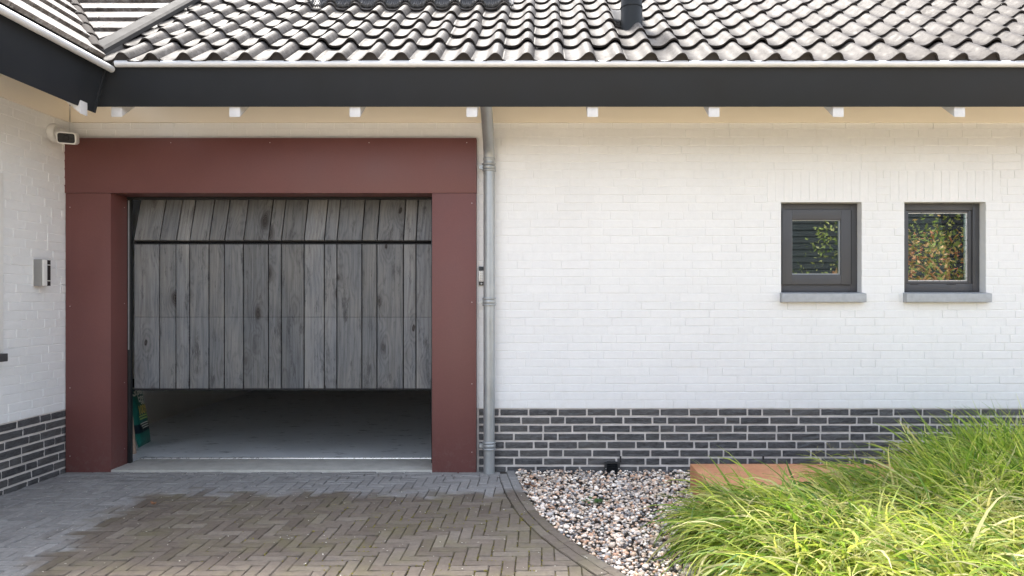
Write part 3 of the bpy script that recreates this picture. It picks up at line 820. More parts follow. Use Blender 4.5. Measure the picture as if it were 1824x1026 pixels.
# flat tiles: the small slope between valley and verge, and the slope of the left wing
flat_mat = tile_mat(2.2); flat_mat.name = 'flat_roof_tile'
KV = 0.80                                              # valley runs back-left
def flat_tile(poly3, nrm, lift_dir, parent, name='flat_tile'):
    """poly3: outline on the slope; lower edge lifted so the course steps over the one below"""
    th = 0.03; mb = MB()
    top = poly3; bot = [p-nrm*th for p in poly3]
    n = len(top); mb.add(list(top)+bot, [tuple(range(n)), tuple(range(2*n-1, n-1, -1))]+[(i, n+i, n+(i+1) % n, (i+1) % n) for i in range(n)])
    c = sum(top, Vector((0, 0, 0)))/n
    o = mb.build(name, flat_mat, parent, loc=c, bevel=0.003, seg=1)
    return o
def clip2(poly, a, nrm): return clip(poly, a, nrm)
nB = Vector((0, -stn, ct))
slopeB = MB(); slopeB.prism([roofpt(-2.95, 0, -.03), roofpt(-2.95, 5, -.03), roofpt(-2.95-5*ct*KV, 5, -.03)], tuple(-nB*.03))
slope_b = slopeB.build('small_roof_slope', M['black'], house)
GB = 0.30
for row in range(9):
    s0, s1 = row*GB+.02, row*GB+.40
    for c in range(0, 14):
        x1 = -3.03-c*0.32-(0.16 if row % 2 else 0)+.16; x0 = x1-.316; x1 = min(x1, -2.972)
        poly = [(x0, s0), (x1, s0), (x1, s1), (x0, s1)]
        # keep x > -2.93 - KV*ct*s
        poly = clip(poly, (-2.93, 0), (-1, -KV*ct))
        if len(poly) < 3 or area(poly) < .002: continue
        p3 = [roofpt(x_, s_, 0.055-(s_-s0)*0.085) for x_, s_ in poly]
        ctr = sum(p3, Vector((0, 0, 0)))/len(p3)
        if inview(ctr, 160): flat_tile(p3, nB, None, slope_b)
PHA = math.atan(math.tan(TH)/KV); ca_, sa_ = math.cos(PHA), math.sin(PHA)
AXe, AZe = -2.83, 2.815
def wpt(y, s, h=0): return Vector((AXe-s*ca_+h*sa_, y, AZe+s*sa_+h*ca_))
nA = Vector((sa_, 0, ca_))
mb = MB(); mb.prism([wpt(-4.3, 0, -.03), wpt(-.78, 0, -.03), wpt(-.78+5*ca_/KV, 5, -.03), wpt(-4.3, 5, -.03)], tuple(-nA*.03))
wing_roof = mb.build('wing_roof', M['black'], house)
for row in range(11):
    s0, s1 = row*0.30+.0, row*0.30+.385
    for c in range(-2, 18):
        y1 = 1.6-c*0.32-(0.16 if row % 2 else 0); y0 = y1-.316
        poly = [(y0, s0), (y1, s0), (y1, s1), (y0, s1)]
        poly = clip(poly, (-.80, 0), (1, -ca_/KV))
        if len(poly) < 3 or area(poly) < .002: continue
        p3 = [wpt(y_, s_, 0.055-(s_-s0)*0.085) for y_, s_ in poly]
        ctr = sum(p3, Vector((0, 0, 0)))/len(p3)
        if inview(ctr, 160): flat_tile(p3, nA, None, wing_roof)
# valley capping: ribbed lead in overlapping lengths
vdir = Vector((-KV, 1, math.tan(TH))).normalized(); v0 = Vector((-2.885, -0.76, 2.862)); s_ = 0.0
while s_ < 3.4:
    mb = MB(); a0 = v0+vdir*s_+Vector((0, 0, .02+.006)); b0 = v0+vdir*(s_+.36)+Vector((0, 0, .02))
    npt = 24; pts = [a0.lerp(b0, t/npt) for t in range(npt+1)]
    mb.tube(pts, [0.047+(0.004 if t % 2 else -0.001)+(0.008 if t < 3 else 0) for t in range(npt+1)], 12)
    mb.build('valley_cap', M['valley'] if 'valley' in M else M.setdefault('valley', basic('dark_valley_lead', (0.035, 0.029, 0.026), 0.85, var=0.4, scale=40, spec=.12)), house, smooth=True); s_ += .34

# roof vent pipe with its lead slate
vb = roofpt(0.665, 3.05*GA, 0.03)
vent = MB(); vent.tube([vb+Vector((0, 0, -.1)), vb+Vector((0, 0, .26))], [0.082, 0.076], 28)
vpipe = vent.build('vent_pipe', M['ventpipe'], house, smooth=True)
mb = MB(); mb.tube([vb+Vector((0, 0, .205)), vb+Vector((0, 0, .215)), vb+Vector((0, 0, .6)), vb+Vector((0, 0, .62))], [.083, .095, .095, .085], 28); mb.build('collar', M['ventpipe'], vpipe, smooth=True)
mb = MB(); mb.tube([vb+Vector((0, 0, .12)), vb+Vector((0, 0, .128))], .0835, 28); mb.build('ring', M['ventpipe'], vpipe, smooth=True)
bs = MB(); nu = 13                                     # dressed slate round the pipe foot
gv_, gf_ = [], []
for j in range(6):
    for i in range(nu):
        u = -0.13+0.23*i/(nu-1); s2 = 2.98*GA+.03+.34*j/5
        hh = 0.066+0.014*math.sin(u*31+1)+random.uniform(-.003, .003); gv_.append(roofpt(0.665+u, s2, hh))
for j in range(5):
    for i in range(nu-1): gf_.append((j*nu+i, j*nu+i+1, (j+1)*nu+i+1, (j+1)*nu+i))
bs.add(gv_, gf_); o = bs.build('flashing', basic('dressed_lead', (0.06, 0.06, 0.063), 0.8, var=.3, scale=20, spec=.08), vpipe, smooth=True)
md = o.modifiers.new('thick', 'SOLIDIFY'); md.thickness = .004

# skylight: dark frame above a pleated lead apron dressed over the tiles
mb = MB(); sx0, sx1 = SKY[0], SKY[1]; s0 = 5*GA+.07
mb.prism([roofpt(sx0, s0+.10, .02), roofpt(sx0, s0+.10, .15), roofpt(sx0, s0+1.3, .15), roofpt(sx0, s0+1.3, .02)], (sx1-sx0, 0, 0))
skl = mb.build('skylight', basic('skylight_cladding', (0.07, 0.072, 0.068), 0.45, var=0.2, scale=8), house, bevel=.006)
mb = MB(); mb.prism([roofpt(sx0+.09, s0+.2, .152), roofpt(sx1-.09, s0+.2, .152), roofpt(sx1-.09, s0+1.2, .152), roofpt(sx0+.09, s0+1.2, .152)], tuple(roofpt(0,0,.006)-roofpt(0,0,0)))
mb.build('pane', M['glass'], skl)
nu = int((sx1-sx0+.16)/.0042); vv, ff = [], []
pu = np.array([p[0] for p in prof]); ph = np.array([p[1] for p in prof])
for j, (s2, k2) in enumerate([(s0-.03, 1.0), (s0-.025, 1.0), (s0+.03, .95), (s0+.08, .6), (s0+.115, .3)]):
    for i in range(nu+1):
        x_ = sx0-.08+i*.0042; u = (x_+0.0987+0.158) % TP
        base = np.interp(u, pu, ph)*k2+.034
        pl = 0.005*(1 if i % 4 < 2 else -1)*(1-j/5)
        vv.append(roofpt(x_+.002*math.sin(i), s2, base+pl+.004+(-.006 if j == 0 else 0)+j*.012))
for j in range(4):
    for i in range(nu): b = j*(nu+1)+i; ff.append((b, b+1, b+nu+2, b+nu+1))
mb = MB(); mb.add(vv, ff); ap = mb.build('lead_apron', M['lead'], skl)

# --- garage: surround, door, threshold, interior
FY = 0.05-.102
mb = MB(); mb.box(-3.568, -0.489, -0.056, 0.16, 2.0865, 2.497)
sur = mb.build('garage_surround', M['surround'], house, bevel=.002)
mb = MB(); mb.box(-3.558, -3.221, -0.053, 0.16, -0.02, 2.0845); mb.build('jamb', M['surround'], sur, bevel=.002)
mb = MB(); mb.box(-0.820, -0.491, -0.053, 0.16, -0.02, 2.0845); mb.build('jamb', M['surround'], sur, bevel=.002)
def screw(p, ax):
    mb = MB(); p = Vector(p); mb.tube([p, p+Vector(ax)*.0025], [.004, .003], 8); mb.build('screw', M['screw'], sur, smooth=True)
for x_ in (-3.50, -2.77, -2.03, -1.29, -0.56): screw((x_, -.056, 2.462), (0, -1, 0))
for z_ in (0.12, 0.63, 1.24, 1.98):
    screw((-3.525, -.053, z_), (0, -1, 0)); screw((-0.522, -.053, z_+.03), (0, -1, 0)); screw((-3.221, .12, z_+.02), (1, 0, 0))
mb = MB(); mb.box(-3.222, -0.819, -0.050, 0.32, -0.02, 0.016); mb.build('threshold', M['threshold'], house, bevel=.003)
mb = MB(); mb.box(-3.222, -0.819, 0.322, 0.345, -0.02, 0.024); mb.build('threshold_strip', M['alu'], house, bevel=.003)
# dark guide rails
mb = MB(); mb.box(-3.26, -3.2, 0.163, 0.198, 0.016, 2.2); rail = mb.build('guide_rail', M['black'], house, bevel=.003)
mb = MB(); mb.box(-3.214, -3.207, 0.156, 0.163, 0.9, 2.06); mb.build('rail_lip', M['zinc'], rail)
mb = MB(); mb.box(-0.86, -0.80, 0.163, 0.28, 0.016, 2.2); mb.build('guide_rail', M['black'], house, bevel=.003)
mb = MB(); mb.box(-3.22, -0.82, 0.15, 0.20, 2.072, 2.11); mb.build('head_seal', M['blackrubber'], house)

JX = [238, 284, 313.5, 337.5, 372, 399.5, 433.5, 478, 501, 541.5, 577.5, 600, 644.5, 671.5, 718.5, 741, 785]
DY = 0.20                                              # front of the planks
def dx(px_): return (px_-965)*5.53/1258
mb = MB(); mb.box(dx(237), dx(786), DY+.022, DY+.05, 0.590, 1.735)
S0, SL, TILT = 1.752, 0.50, R(17)
def tpt(x, t, h=0): return Vector((x, DY+t*math.sin(TILT)-h*math.cos(TILT)+.0, S0+t*math.cos(TILT)+h*math.sin(TILT)))
mb.prism([tpt(dx(237), 0, -.022), tpt(dx(786), 0, -.022), tpt(dx(786), SL, -.022), tpt(dx(237), SL, -.022)], tuple(tpt(0, 0, -.028)-tpt(0, 0, 0)))
mb.box(dx(237), dx(786), DY+.006, DY+.03, 0.578, 0.592)
door = mb.build('garage_door', M['blackrubber'], house)
drd = random.Random(21)
for a_, b_ in zip(JX, JX[1:]):
    gr, tone = drd.random(), drd.random()
    x0, x1 = dx(a_)+.0045, dx(b_)-.0045; yj = random.gauss(0, .0015)
    for z0, z1 in ((0.594, 1.1515), (1.1535, 1.722)):
        mb = MB(); mb.box(x0, x1, DY+yj, DY+.021, z0, z1)
        o = mb.build('plank', M['wood'], door, loc=((x0+x1)/2, DY, 1.15), bevel=.002); o['grain'] = gr; o['tone'] = tone
    mb = MB(); mb.prism([tpt(x0, .005, yj), tpt(x1, .005, yj), tpt(x1, SL, yj), tpt(x0, SL, yj)], tuple(tpt(0, 0, -.021)-tpt(0, 0, 0)))
    o = mb.build('plank', M['wood'], door, loc=((x0+x1)/2, DY, 1.15), bevel=.002); o['grain'] = gr; o['tone'] = tone

# interior room
mb = MB(); mb.box(-4.3, 0.2, 0.345, 6.6, -0.05, 0.012); mb.build('garage_floor', M['floor'], house)
mb = MB(); mb.box(-4.42, -4.05, 0.31, 6.6, 0.0, 2.7); iw = mb.build('garage_wall', M['interior'], house)
mb = MB(); mb.box(-0.25, 0.0, 0.31, 6.6, 0.0, 2.7); mb.build('garage_wall', M['interior'], house)
mb = MB(); mb.box(-4.3, 0.0, 6.4, 6.7, 0.0, 2.7); mb.build('garage_wall', M['interior_dark'], house)
mb = MB(); mb.box(-4.3, 0.0, 0.31, 6.6, 2.5, 2.6); mb.build('garage_ceiling', M['ceil'], house)

# --- windows
def framering(mb, x0, x1, z0, z1, wl, wr, wb, wt, y0, y1):
    mb.box(x0, x0+wl, y0, y1, z0, z1); mb.box(x1-wr, x1, y0, y1, z0, z1)
    mb.box(x0+wl, x1-wr, y0+.0006, y1, z0, z0+wb); mb.box(x0+wl, x1-wr, y0+.0006, y1, z1-wt, z1)
def window(k_, opening):
    x0, x1, z0, z1 = WIN[k_]
    rv = MB(); 
    for (a_, b_, c_, d_) in ((x0-.03, x0-.0005, z0-.05, z1), (x1+.0005, x1+.03, z0-.05, z1)): rv.box(a_, b_, .0022, .16, c_, d_)
    rv.box(x0-.03, x1+.03, .0019, .16, z1+.0006, z1+.03)
    rv.build('window_reveal', M['white'], house)
    f = MB(); framering(f, x0+.001, x1-.001, z0+.004, z1-.001, .052, .052, .062, .052, .076, .15)
    win = f.build('window', M['frame'], house, bevel=.003)
    ix0, ix1, iz0, iz1 = x0+.053, x1-.053, z0+.066, z1-.053
    if opening:
        s = MB(); framering(s, x0+.026, x1-.058, iz0-.006, iz1+.002, .076, .076, .076, .076, .052, .12)
        s.build('sash', M['frame'], win, bevel=.004)
        s = MB(); s.box(x1-.054, x1-.046, .066, .08, iz0-.004, iz1); s.build('hinge_strip', M['gasket'], win)
        gx0, gx1, gz0, gz1 = x0+.026+.076, x1-.058-.076, iz0-.006+.076, iz1+.002-.076; gy = .074
    else:
        s = MB(); framering(s, ix0+.001, ix1-.001, iz0+.001, iz1-.001, .022, .026, .02, .016, .088, .13)
        s.build('sash', M['frame'], win, bevel=.003)
        s = MB(); s.box(ix0+.03, ix0+.09, .072, .076, iz0-.008, iz0-.003); s.box(ix1-.2, ix1-.13, .072, .076, iz0-.008, iz0-.003); s.build('drain_slot', M['gasket'], win)
        gx0, gx1, gz0, gz1 = ix0+.022, ix1-.026, iz0+.02, iz1-.016; gy = .105
    s = MB(); framering(s, gx0, gx1, gz0, gz1, .006, .009, .008, .006, gy-.004, gy+.012); s.build('glazing_bead', M['alu'] if not opening else M['zinc'], win)
    s = MB(); s.box(gx0+.001, gx1-.001, gy+.002, gy+.008, gz0+.001, gz1-.001); s.build('pane', M['glass'], win)
    s = MB(); z = gz0-.02                               # closed venetian blind behind the glass
    while z < gz1+.02:
        s.add([(gx0-.03, gy+.052, z), (gx1+.03, gy+.052, z), (gx1+.03, gy+.066, z+.0235), (gx0-.03, gy+.066, z+.0235), (gx0-.03, gy+.053, z-.001), (gx1+.03, gy+.053, z-.001), (gx1+.03, gy+.067, z+.0225), (gx0-.03, gy+.067, z+.0225)],
              [(0,1,2,3),(7,6,5,4),(0,4,5,1),(2,6,7,3),(1,5,6,2),(3,7,4,0)]); z += .0245
    s.build('blind', M['blind'], win)
    zr = 1.284+(535-455)/232; s = MB(); s.box(gx0-.03, gx1+.03, gy+.04, gy+.049, zr-.012, zr+.012); s.build('blind_rail', M['blind'], win, bevel=.003)
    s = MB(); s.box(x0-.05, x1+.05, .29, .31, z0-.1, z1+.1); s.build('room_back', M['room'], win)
    s = MB()                                            # stone sill with a fall to the front
    sx0, sx1 = x0-.010, x1+.012
    s.add([(x0+.001,.075,z0+.002),(x1-.001,.075,z0+.002),(x1-.001,.004,z0-.004),(x0+.001,.004,z0-.004),(x0+.001,.075,z0-.06),(x1-.001,.075,z0-.06),(x1-.001,.004,z0-.06),(x0+.001,.004,z0-.06)],
          [(0,1,2,3),(7,6,5,4),(0,4,5,1),(1,5,6,2),(2,6,7,3),(3,7,4,0)])
    sl = s.build('sill', M['sill'], win)
    s = MB(); s.add([(sx0,.0035,z0-.003),(sx1,.0035,z0-.003),(sx1,-.055,z0-.010),(sx0,-.055,z0-.010),(sx0,.0035,z0-.076),(sx1,.0035,z0-.076),(sx1,-.055,z0-.074),(sx0,-.055,z0-.074)],
          [(0,1,2,3),(7,6,5,4),(0,4,5,1),(1,5,6,2),(2,6,7,3),(3,7,4,0)]); s.build('sill', M['sill'], win, bevel=.003)
window(0, True); window(1, False)
# window in the wing wall, mostly out of frame: white frame edge and dark sill
mb = MB(); xa, xb = LX-.002, LX+.012
mb.box(xa, xb, -1.9, -1.83, 0.945, 2.12); mb.box(xa, xb, -0.742, -0.672, 0.945, 2.12); mb.box(xa, xb-.0006, -1.83, -0.742, 0.945, 1.015); mb.box(xa, xb-.0006, -1.83, -0.742, 2.05, 2.12)
wwin = mb.build('window', M['plastic_white'], house, bevel=.003)
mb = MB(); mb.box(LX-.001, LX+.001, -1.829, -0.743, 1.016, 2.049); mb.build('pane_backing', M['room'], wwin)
mb = MB(); mb.box(LX+.003, LX+.006, -1.829, -0.743, 1.016, 2.049); mb.build('pane', M['glass'], wwin)
mb = MB(); mb.box(LX-.002, LX+.095, -1.95, -0.742, 0.888, 0.940); mb.build('sill', M['frame'], wwin, bevel=.003)

# --- downpipe
PXc, PY = -0.392, -0.075; pr_ = 0.0415
pts = [(PXc, PY, -0.03), (PXc, PY, 2.26)]
ctrl = [Vector((PXc, PY, 2.26)), Vector((PXc, PY-.005, 2.36)), Vector((PXc+.002, -0.16, 2.46)), Vector((PXc+.008, -0.42, 2.60)), Vector((PXc+.012, -0.585, 2.70)), Vector((PXc+.012, -0.62, 2.78))]
for i in range(len(ctrl)-1):
    a, b = ctrl[i], ctrl[i+1]; p0 = ctrl[max(i-1, 0)]; p3 = ctrl[min(i+2, len(ctrl)-1)]
    for t in (0.25, 0.5, 0.75, 1.0):
        q = 0.5*((2*a)+(b-p0)*t+(2*p0-5*a+4*b-p3)*t*t+(-p0+3*a-3*b+p3)*t**3); pts.append(tuple(q))
mb = MB(); mb.tube(pts, pr_, 28, caps=True); pipe = mb.build('downpipe', M['zinc'], house, smooth=True)
def ringseg(za, zb, r, nm):
    mb = MB(); mb.tube([(PXc, PY, za), (PXc, PY, za+.004), (PXc, PY, zb-.004), (PXc, PY, zb)], [r-.003, r, r, r-.003], 28); mb.build(nm, M['zinc'], pipe, smooth=True)
for zc in (2.275, 1.275, 0.205):
    ringseg(zc+.016, zc+.030, .0505, 'pipe_bead'); ringseg(zc-.032, zc-.018, .0505, 'pipe_bead')
    ringseg(zc-.014, zc+.012, .0485, 'pipe_clamp')
    mb = MB(); mb.box(PXc-.072, PXc-.042, PY-.010, PY+.012, zc-.016, zc+.014); mb.tube([(PXc-.062, PY-.016, zc), (PXc-.062, PY+.02, zc)], .011, 10)
    mb.build('clamp_bolt', M['zinc'], pipe, bevel=0, smooth=True)
ringseg(2.325, 2.345, .0445, 'pipe_socket')

# ================================================================ THINGS ON THE WALLS AND THE GROUND
# camera by the eave corner
cb = Vector((LX+.002, -0.19, 2.50)); sc_ = tag(empty('security_camera', cb), 'white wall camera with black lens window under the eave corner', 'security camera')
mb = MB(); mb.tube([cb+Vector((.0, 0, 0)), cb+Vector((.028, 0, 0)), cb+Vector((.04, 0, 0))], [.066, .066, .056], 28); mb.build('mount', M['plastic_white'], sc_, smooth=True)
mb = MB(); mb.tube([cb+Vector((.03, 0, 0)), cb+Vector((.075, -.01, .004)), cb+Vector((.10, -.04, .0)), cb+Vector((.115, -.06, -.02))], [.034, .032, .03, .028], 16); mb.build('arm', M['plastic_white'], sc_, smooth=True)
cc = Vector((LX+.135, -0.21, 2.458))
ax = Vector((.42, -1, -.2)).normalized(); rt = ax.cross(Vector((0, 0, 1))).normalized(); up = rt.cross(ax)
def rrect(c, w_, h_, r, n=5):
    out = []
    for qx, qy, a0 in ((1, 1, 0), (-1, 1, 90), (-1, -1, 180), (1, -1, 270)):
        for i in range(n):
            t = R(a0+90*i/(n-1)); out.append(c+rt*(qx*(w_/2-r)+r*math.cos(t))+up*(qy*(h_/2-r)+r*math.sin(t)))
    return out
mb = MB(); mb.prism(rrect(cc-ax*.02, .122, .084, .022), tuple(ax*.11)); mb.build('body', M['plastic_white'], sc_, smooth=False, bevel=.004)
mb = MB(); mb.prism(rrect(cc+ax*.0895, .104, .066, .014), tuple(ax*.004)); lw_ = mb.build('lens_window', M['lens'], sc_)
mb = MB(); q = cc+ax*.094; mb.tube([q, q+ax*.003], [.02, .017], 20); mb.build('lens', M['lens'], lw_, smooth=True)

# wall lamp on the wing wall
lp = Vector((LX, -0.36, 1.48)); lamp = tag(empty('wall_lamp', lp), 'slim brushed steel up and down lamp on the white brick side wall', 'wall lamp')
ly0, ly1, lz0, lz1 = -0.392, -0.30, 1.384, 1.572
mb = MB(); mb.box(LX-.002, LX+.008, ly0+.004, ly1-.004, lz0+.004, lz1-.004); mb.build('back_plate', M['plastic_white'], lamp, bevel=.002)
mb = MB(); mb.box(LX+.008, LX+.066, ly0, ly1-.034, lz0, lz1); mb.build('body', M['steel'], lamp, bevel=.003)
mb = MB(); mb.box(LX+.060, LX+.0705, ly0+.006, ly0+.05, lz0+.002, lz1-.002); mb.build('face_plate', M['plastic_white'], lamp, bevel=.002)
mb = MB(); mb.box(LX+.008, LX+.064, ly1-.0338, ly1, lz0+.003, lz1-.003); mb.build('light_slot', M['slot'], lamp)
for z_ in (lz0+.036, lz1-.04):
    mb = MB(); mb.box(LX+.0641, LX+.069, ly1-.034, ly1+.001, z_, z_+.005); mb.build('bar', M['plastic_white'], lamp)

# keypad next to the surround
kx = -0.4715; kp = tag(empty('keypad', (kx, -.02, 1.47)), 'small black and white garage keypad between red surround and downpipe', 'keypad')
kz0, kz1 = 1.397, 1.538
mb = MB(); mb.box(kx-.002, kx+.040, -.024, .004, kz0, kz1); mb.build('case', M['black'], kp, bevel=.006)
mb = MB(); mb.box(kx+.000, kx+.038, -.028, -.0238, kz0+.028, kz1-.032); pad = mb.build('button_panel', M['plastic_white'], kp, bevel=.002)
for r_ in range(6):
    for c in range(2):
        mb = MB(); bx0 = kx+.008+c*.012; bz0 = kz0+.032+r_*.0128; mb.box(bx0, bx0+.008, -.0305, -.028, bz0, bz0+.010); mb.build('button', M['steel'], pad)
mb = MB(); mb.tube([(kx+.019, -.024, kz0+.012), (kx+.019, -.027, kz0+.012)], [.008, .006], 12); mb.build('lock', M['zinc'], kp, smooth=True)

# vent grille at the foot of the plinth
gp = Vector((0.53, -0.02, -0.02)); vg_ = tag(empty('vent_grille', gp), 'small black louvred vent box at the foot of the dark brick plinth', 'vent')
vx0, vx1, vz0, vz1 = .472, .587, -.03, .068
mb = MB(); framering(mb, vx0, vx1, vz0, vz1, .018, .018, .02, .012, -.034, -.004); mb.build('frame', M['black'], vg_, bevel=.002)
mb = MB(); mb.box(vx0+.016, vx1-.016, -.012, -.005, vz0+.01, vz1-.01); mb.build('back', M['slot'], vg_)
for i in range(5):
    z_ = vz0+.028+i*.0155
    mb = MB(); mb.prism([(vx0+.0182, -.033, z_), (vx0+.0182, -.013, z_+.011), (vx0+.0182, -.011, z_+.009), (vx0+.0182, -.031, z_-.003)], (vx1-vx0-.0364, 0, 0)); mb.build('louvre', M['ventpipe'], vg_)
for x_ in (vx0+.009, vx1-.009):
    mb = MB(); mb.tube([(x_, -.034, .022), (x_, -.037, .022)], [.0045, .003], 10); mb.build('screw', M['alu'], vg_, smooth=True)

# low rust-coloured steel block
cx0, cx1, cy0, cy1, cz = 1.003, 2.52, -1.17, -0.55, 0.178
mb = MB(); mb.box(cx0, cx1, cy0, cy1, -.02, cz)
tag(mb.build('steel_block', M['corten'], None, loc=(cx0, cy0, 0), bevel=.004), 'low rust orange steel block half covered by the grass', 'planter block')

# sack and timber board inside the garage
sn = Vector((-3.46, 0.74, 0.014)); e1 = Vector((-0.06, 0.30, 0)).normalized(); SW, SH, ST = 0.31, 0.57, 0.07
nrm = Vector((e1.y, -e1.x, 0)); lean = Vector((-e1.y, e1.x, 0))*0.10
sack = tag(empty('sack', sn), 'green paper sack with cream lettering standing inside the garage door', 'sack')
def bulge(u, t): 
    a = max(0, 1-(2*u-1)**4)**0.6*max(0, 1-(2*t-1)**6)**0.7
    return ST/2*a*(0.82+0.10*math.sin(5*u+3*t)+0.08*math.sin(11*t+u*4))
def sackpt(u, t, sgn, o=0):
    wob = 0.012*math.sin(9*t)*(u-.5)
    return sn+e1*(SW*(u+wob*(1 if sgn else 1)))+Vector((0, 0, SH*t*(1+.02*math.sin(4*u))))+lean*t+nrm*(sgn*bulge(u, t)+o-ST/2*.2)
n1, n2 = 14, 20; vv, ff = [], []
for sgn in (1, -1):
    for j in range(n2+1):
        for i in range(n1+1): vv.append(sackpt(i/n1, j/n2, sgn))
of = (n1+1)*(n2+1)
for j in range(n2):
    for i in range(n1):
        b = j*(n1+1)+i; ff.append((b, b+1, b+n1+2, b+n1+1)); b += of; ff.append((b+1, b, b+n1+1, b+n1+2))
mb = MB(); mb.add(vv, ff); sb = mb.build('bag', M['sack'], sack, smooth=True)
def letter(txt, u0, t0, size, mat, bold=0.0, italic=0.0):
    cu = bpy.data.curves.new('lettering', 'FONT'); cu.body = txt; cu.size = size; cu.resolution_u = 3; cu.offset = bold; cu.shear = italic
    ob = bpy.data.objects.new('lettering', cu); COL.objects.link(ob)
    dg = bpy.context.evaluated_depsgraph_get(); me0 = bpy.data.meshes.new_from_object(ob.evaluated_get(dg))
    bm = bmesh.new(); bm.from_mesh(me0)
    bmesh.ops.triangulate(bm, faces=bm.faces)
    bmesh.ops.subdivide_edges(bm, edges=[e for e in bm.edges if e.calc_length() > .02], cuts=2)
    for v in bm.verts:
        u, t = u0+v.co.x/SW, t0+v.co.y/SH; v.co = sackpt(u, t, 1, .004)-sn
    me = bpy.data.meshes.new('lettering'); bm.to_mesh(me); bm.free(); me.materials.append(mat)
    bpy.data.objects.remove(ob)
    o = bpy.data.objects.new('lettering', me); COL.objects.link(o); o.parent = sack; return o
letter('Green', .05, .765, .100, M['cream_print'], .003)
letter('Egg', .36, .655, .100, M['cream_print'], .003)
letter('100%', .2, .475, .105, M['gold_print'], .003)
for u0, u1, t_, th_, mt in ((.42, .78, .895, .03, 'cream_print'), (.2, .84, .435, .022, 'green_print'), (.22, .88, .395, .022, 'green_print'), (.2, .86, .33, .014, 'cream_print'), (.26, .82, .295, .014, 'cream_print'), (.3, .84, .26, .014, 'cream_print')):
    mb = MB(); gv_ = [sackpt(u0+(u1-u0)*k_/8, t_+dz, 1, .004) for dz in (0, th_) for k_ in range(9)]
    mb.add(gv_, [(k_, k_+1, k_+10, k_+9) for k_ in range(8)]); mb.build('print_line', M[mt], sack)
bd = Vector((-3.46, 0.50, 0.012)); 
mb = MB(); mb.prism([bd, bd+Vector((.092, .012, 0)), bd+Vector((.088, .05, 0)), bd+Vector((-.005, .04, 0))], (-0.11, 0, 1.1)); 
tag(mb.build('timber_board', M['pale_wood'], None, loc=bd, bevel=.003), 'pale raw timber board standing on edge inside the garage door', 'board')

# ---------------------------------------------------------------- plants
def blades(centres, N, spec, bias):
    """arching leaf blades -> verts, quads, tints.  spec(i arrays) gives length, lift, droop, width"""
    k_ = 8
    ci = rng.integers(0, len(centres), N); C = np.array(centres)
    rr = np.sqrt(rng.random(N))*C[ci, 2]; aa = rng.uniform(0, 2*np.pi, N)
    root = np.stack([C[ci, 0]+rr*np.cos(aa), C[ci, 1]+rr*np.sin(aa), np.zeros(N)], 1)
    outw = np.stack([np.cos(aa), np.sin(aa)], 1)*(rr/C[ci, 2])[:, None]
    d = outw*0.9+np.array(bias)+rng.normal(0, 0.45, (N, 2)); d /= np.linalg.norm(d, axis=1)[:, None]+1e-6
    L, el0, droop, wd = spec(N, C[ci, 3], rr/C[ci, 2])
    P = np.zeros((N, k_+1, 3)); P[:, 0] = root; el = el0.copy(); step = L/k_
    az = np.arctan2(d[:, 1], d[:, 0]); tw = rng.normal(0, 0.10, N)
    for s in range(k_):
        az = az+tw
        P[:, s+1] = P[:, s]+np.stack([np.cos(az)*np.cos(el), np.sin(az)*np.cos(el), np.sin(el)], 1)*step[:, None]
        el = el-droop*(0.35+1.3*s/k_)
    P[:, :, 2] = np.maximum(P[:, :, 2], 0.01+0.01*rng.random((N, 1)))
    roll = rng.normal(0, 0.7, N)
    side_ = np.stack([-np.sin(az)*np.cos(roll), np.cos(az)*np.cos(roll), np.sin(roll)], 1)
    prof_ = np.array([.45, .75, .95, 1, .95, .82, .62, .36, .04])
    off = side_[:, None, :]*(wd[:, None]*prof_[None])[..., None]*.5
    V = np.stack([P-off, P+off], 2).reshape(N, -1, 3)
    q = np.array([[2*s, 2*s+1, 2*s+3, 2*s+2] for s in range(k_)])
    F = (q[None]+(np.arange(N)*2*(k_+1))[:, None, None]).reshape(-1, 4)
    return V.reshape(-1, 3), F, 2*(k_+1), P
def tints(N, per, cols, p, jit=.22):
    c = np.array(cols)[rng.choice(len(cols), N, p=p)]*rng.uniform(1-jit, 1+jit, (N, 1)); return np.repeat(c, per, 0)
def seedheads(centres, N, hscale, bias):
    """airy flower stems: a thin stalk with hair-fine branches"""
    V, F, per, P = blades(centres, N, lambda n, h, r: (h*rng.uniform(.9, 1.3, n)*hscale, rng.normal(1.2, .2, n).clip(.6, 1.5), rng.uniform(.05, .2, n), np.full(n, .0018)), bias)
    vs_, fs_ = [V], [F]; base = len(V)
    H = 16
    tip = P[:, 5:9].reshape(N, 4, 3)
    idx = rng.integers(0, 4, (N, H)); st_ = np.take_along_axis(tip, idx[..., None].repeat(3, 2), 1)
    dr = rng.normal(0, 1, (N, H, 3)); dr[..., 2] = np.abs(dr[..., 2])*.5; dr /= np.linalg.norm(dr, axis=2)[..., None]
    en = st_+dr*rng.uniform(.02, .06, (N, H, 1)); sd_ = np.cross(dr, rng.normal(0, 1, (N, H, 3))); sd_ /= np.linalg.norm(sd_, axis=2)[..., None]; sd_ *= .0012
    hv = np.stack([st_-sd_*.4, st_+sd_*.4, en+sd_, en-sd_], 2).reshape(-1, 3)
    hf = np.arange(len(hv)).reshape(-1, 4)+base
    return np.concatenate([V, hv]), np.concatenate([F, hf])
GREENS = [(.12, .21, .03), (.20, .29, .045), (.30, .37, .075), (.39, .42, .115), (.52, .49, .25), (.055, .12, .02)]
